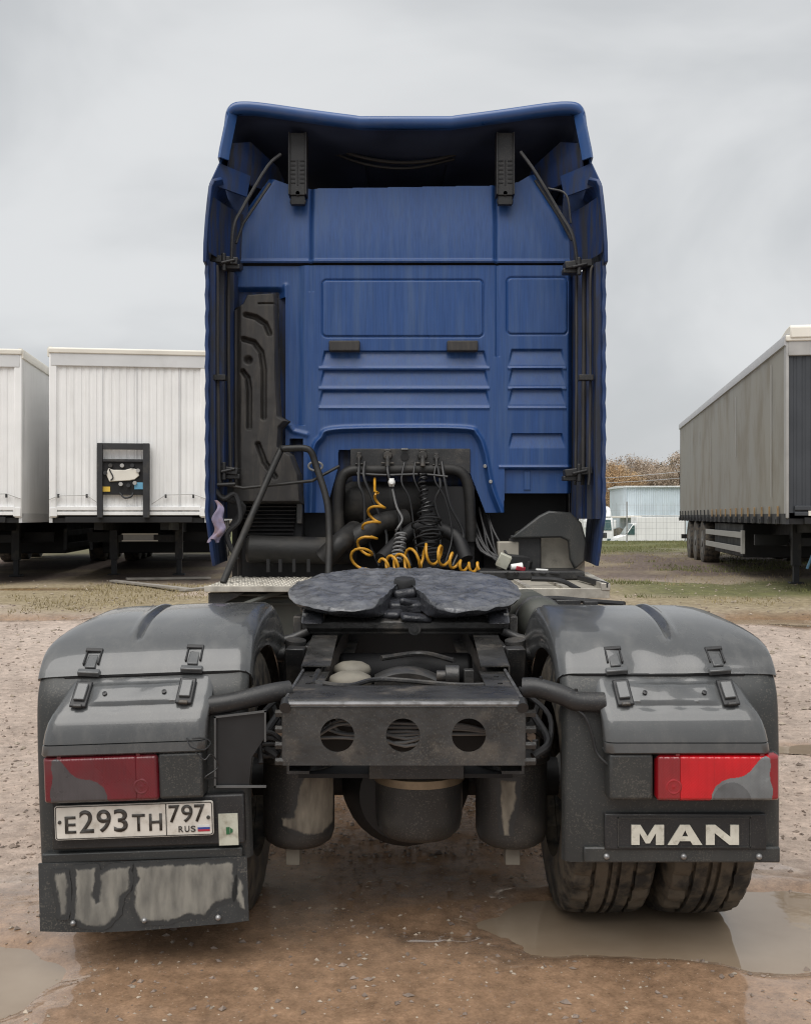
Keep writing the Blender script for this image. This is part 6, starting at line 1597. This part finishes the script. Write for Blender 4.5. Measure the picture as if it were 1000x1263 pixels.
# power line
for (xx, nm) in ((12.6, 'left'), (31.0, 'right')):
    root = empty('utility_pole', (xx, 104, -1.4)); tag(root, 'wooden utility pole hidden behind the %s' % ('blue cab' if nm == 'left' else 'grey trailer'), 'pole')
    b = MB(); b.cyl((0, 0, 0), (0, 0, 8.2), 0.14, 0.10, 10); b.build('shaft', 'pole_wood', root)
    b = MB(); b.box(-0.06, 0.06, -0.9, 0.9, 7.3, 7.42); b.build('crossarm', 'pole_wood', root)
def wire(z0_, z1_, y, lab):
    pts = [(12.6 + 18.4*t, y, z0_ + (z1_-z0_)*t - 0.5*4*t*(1-t)*0.5) for t in np.linspace(0, 1, 16)]
    b = MB(); b.tube(pts, 0.028, 5); tag(b.build('overhead_wire', 'wood_wire', None), lab, 'wire')
wire(5.15, 6.45, 103.2, 'highest overhead wire crossing in front of the brown wood')
wire(4.85, 5.75, 104.8, 'middle overhead wire crossing in front of the brown wood')
wire(4.25, 4.55, 104.0, 'lowest pale overhead wire meeting the shed roof')

# ------------------------------------------------------------------ wood behind
def tree_proto(kind, seed):
    r = random.Random(seed)
    h = r.uniform(9.0, 11.5)
    root = empty('autumn_tree' if kind < 3 else 'conifer_tree', (0, 0, 0))
    b = MB()
    trunk = [(0.15*math.sin(k*0.9+seed), 0.1*math.cos(k*1.3+seed), h*0.92*k/8) for k in range(9)]
    b.tube(smooth_path(trunk, 2), [0.17*(1-0.85*i/16) for i in range(17)], 7)
    limbs = []
    if kind < 3:
        for k in range(13):
            t = 0.28 + 0.62*k/13; a = k*2.4 + r.uniform(-.4, .4)
            z = h*0.92*t; L = h*0.30*(1.05-t*0.75)*r.uniform(0.8, 1.2)
            p0 = Vector((0, 0, z)); p1 = p0 + Vector((math.cos(a)*L*0.55, math.sin(a)*L*0.55, L*0.55)); p2 = p0 + Vector((math.cos(a)*L*0.85, math.sin(a)*L*0.85, L*1.15))
            b.tube([p0, p1, p2], [0.06, 0.035, 0.012], 5); limbs.append((p0, p1, p2))
    b.build('trunk', 'bark_birch' if kind == 2 else 'bark', root)
    rr = np.random.default_rng(seed)
    n = 8000 if kind < 3 else 5000
    if kind < 3:
        C = []
        for (p0, p1, p2) in limbs:
            for q in (p1, p2, p1.lerp(p2, 0.5), p2 + Vector((r.uniform(-.5, .5), r.uniform(-.5, .5), r.uniform(0, .6)))):
                C.append((q.x, q.y, q.z, r.uniform(0.45, 0.85)))
        C += [(0, 0, h*0.9, 0.6), (0.2, 0.1, h*0.97, 0.45)]
        C = np.array(C); pick = rr.integers(0, len(C), n)
        P_ = C[pick, :3] + rr.normal(size=(n, 3))*C[pick, 3:4]*np.array([0.62, 0.62, 0.72])
        sz = rr.uniform(0.05, 0.115, n)
    else:
        t = rr.random(n)**0.7; z = h*(1.0 - 0.86*t); rad = (0.10 + 1.55*t)*np.abs(np.sin(z*3.1))**0.35
        a = rr.uniform(0, 6.28, n); q = rr.random(n)**0.5
        P_ = np.stack([np.cos(a)*rad*q, np.sin(a)*rad*q, z - 0.25*q*rad], -1); sz = rr.uniform(0.08, 0.18, n)
    d1 = rr.normal(size=(n, 3)); d1 /= np.linalg.norm(d1, axis=1)[:, None]
    d2 = np.cross(d1, rr.normal(size=(n, 3))); d2 /= np.linalg.norm(d2, axis=1)[:, None]
    V = np.stack([P_ - d1*sz[:,None], P_ + d2*sz[:,None]*0.6, P_ + d1*sz[:,None], P_ - d2*sz[:,None]*0.6], 1).reshape(-1, 3)
    fast_mesh('crown', V, np.arange(4*n).reshape(-1, 4), ['leaf_orange', 'leaf_brown', 'leaf_tan', 'needle_green'][kind], root, origin=(0, 0, 0), smooth=False)
    return root
LAB = ['orange leaved autumn tree in the wood behind the fence', 'brown half bare tree in the wood behind the fence', 'tan leaved birch in the wood behind the fence', 'dark green conifer rising at the back of the wood']
protos = {}
rt = random.Random(5)
spots = []
for row, (y, n_) in enumerate(((124, 13), (133, 14), (143, 15), (155, 16))):
    for k in range(n_):
        x = y/FPX*(705 + (880-705)*(k + rt.uniform(-.3, .3))/(n_-1) - 500)
        kind = rt.choice([0, 1, 1, 2, 2, 1])
        if x*FPX/y + 500 < 768 and row < 2: kind = rt.choice([0, 0, 0, 1])
        if row == 3: kind = 3
        spots.append((x, y + rt.uniform(-3, 3), kind, rt.uniform(0.72, 0.94)*(1.0 if row < 3 else 1.12)))
for i, (x, y, kind, sc) in enumerate(spots):
    key = (kind, i % 3)
    if key not in protos:
        root = tree_proto(kind, 100 + kind*10 + i % 3); protos[key] = root
    else:
        src = protos[key]; root = src.copy(); col.objects.link(root)
        for ch in src.children:
            c2 = ch.copy(); col.objects.link(c2); c2.parent = root
    root.location = (x, y, float(gz(x, y)) - 0.1); root.rotation_euler = (0, 0, rt.uniform(0, 6.28)); root.scale = (sc*1.1, sc*1.1, sc)
    tag(root, LAB[kind], 'tree', ['orange autumn trees', 'brown autumn trees', 'tan birches', 'conifers'][kind] + ' of the wood')
# undergrowth that closes the wood near the ground
rr = np.random.default_rng(77); n = 9000
ux = rr.uniform(20, 52, n); uy = rr.uniform(119, 150, n); uz = gz(ux, uy) + rr.random(n)**1.5*3.4*(0.6+0.8*fbm(ux, uy, 0.4, 600, 3))
d1 = rr.normal(size=(n, 3)); d1 /= np.linalg.norm(d1, axis=1)[:, None]; d2 = np.cross(d1, rr.normal(size=(n, 3))); d2 /= np.linalg.norm(d2, axis=1)[:, None]
sz = rr.uniform(0.12, 0.28, n)[:, None]; P_ = np.stack([ux, uy, uz], -1)
V = np.stack([P_ - d1*sz, P_ + d2*sz*0.6, P_ + d1*sz, P_ - d2*sz*0.6], 1).reshape(-1, 3)
tag(fast_mesh('undergrowth', V, np.arange(4*n).reshape(-1, 4), 'leaf_brown', smooth=False), 'brown bushy undergrowth at the foot of the wood', 'undergrowth', kind='stuff')
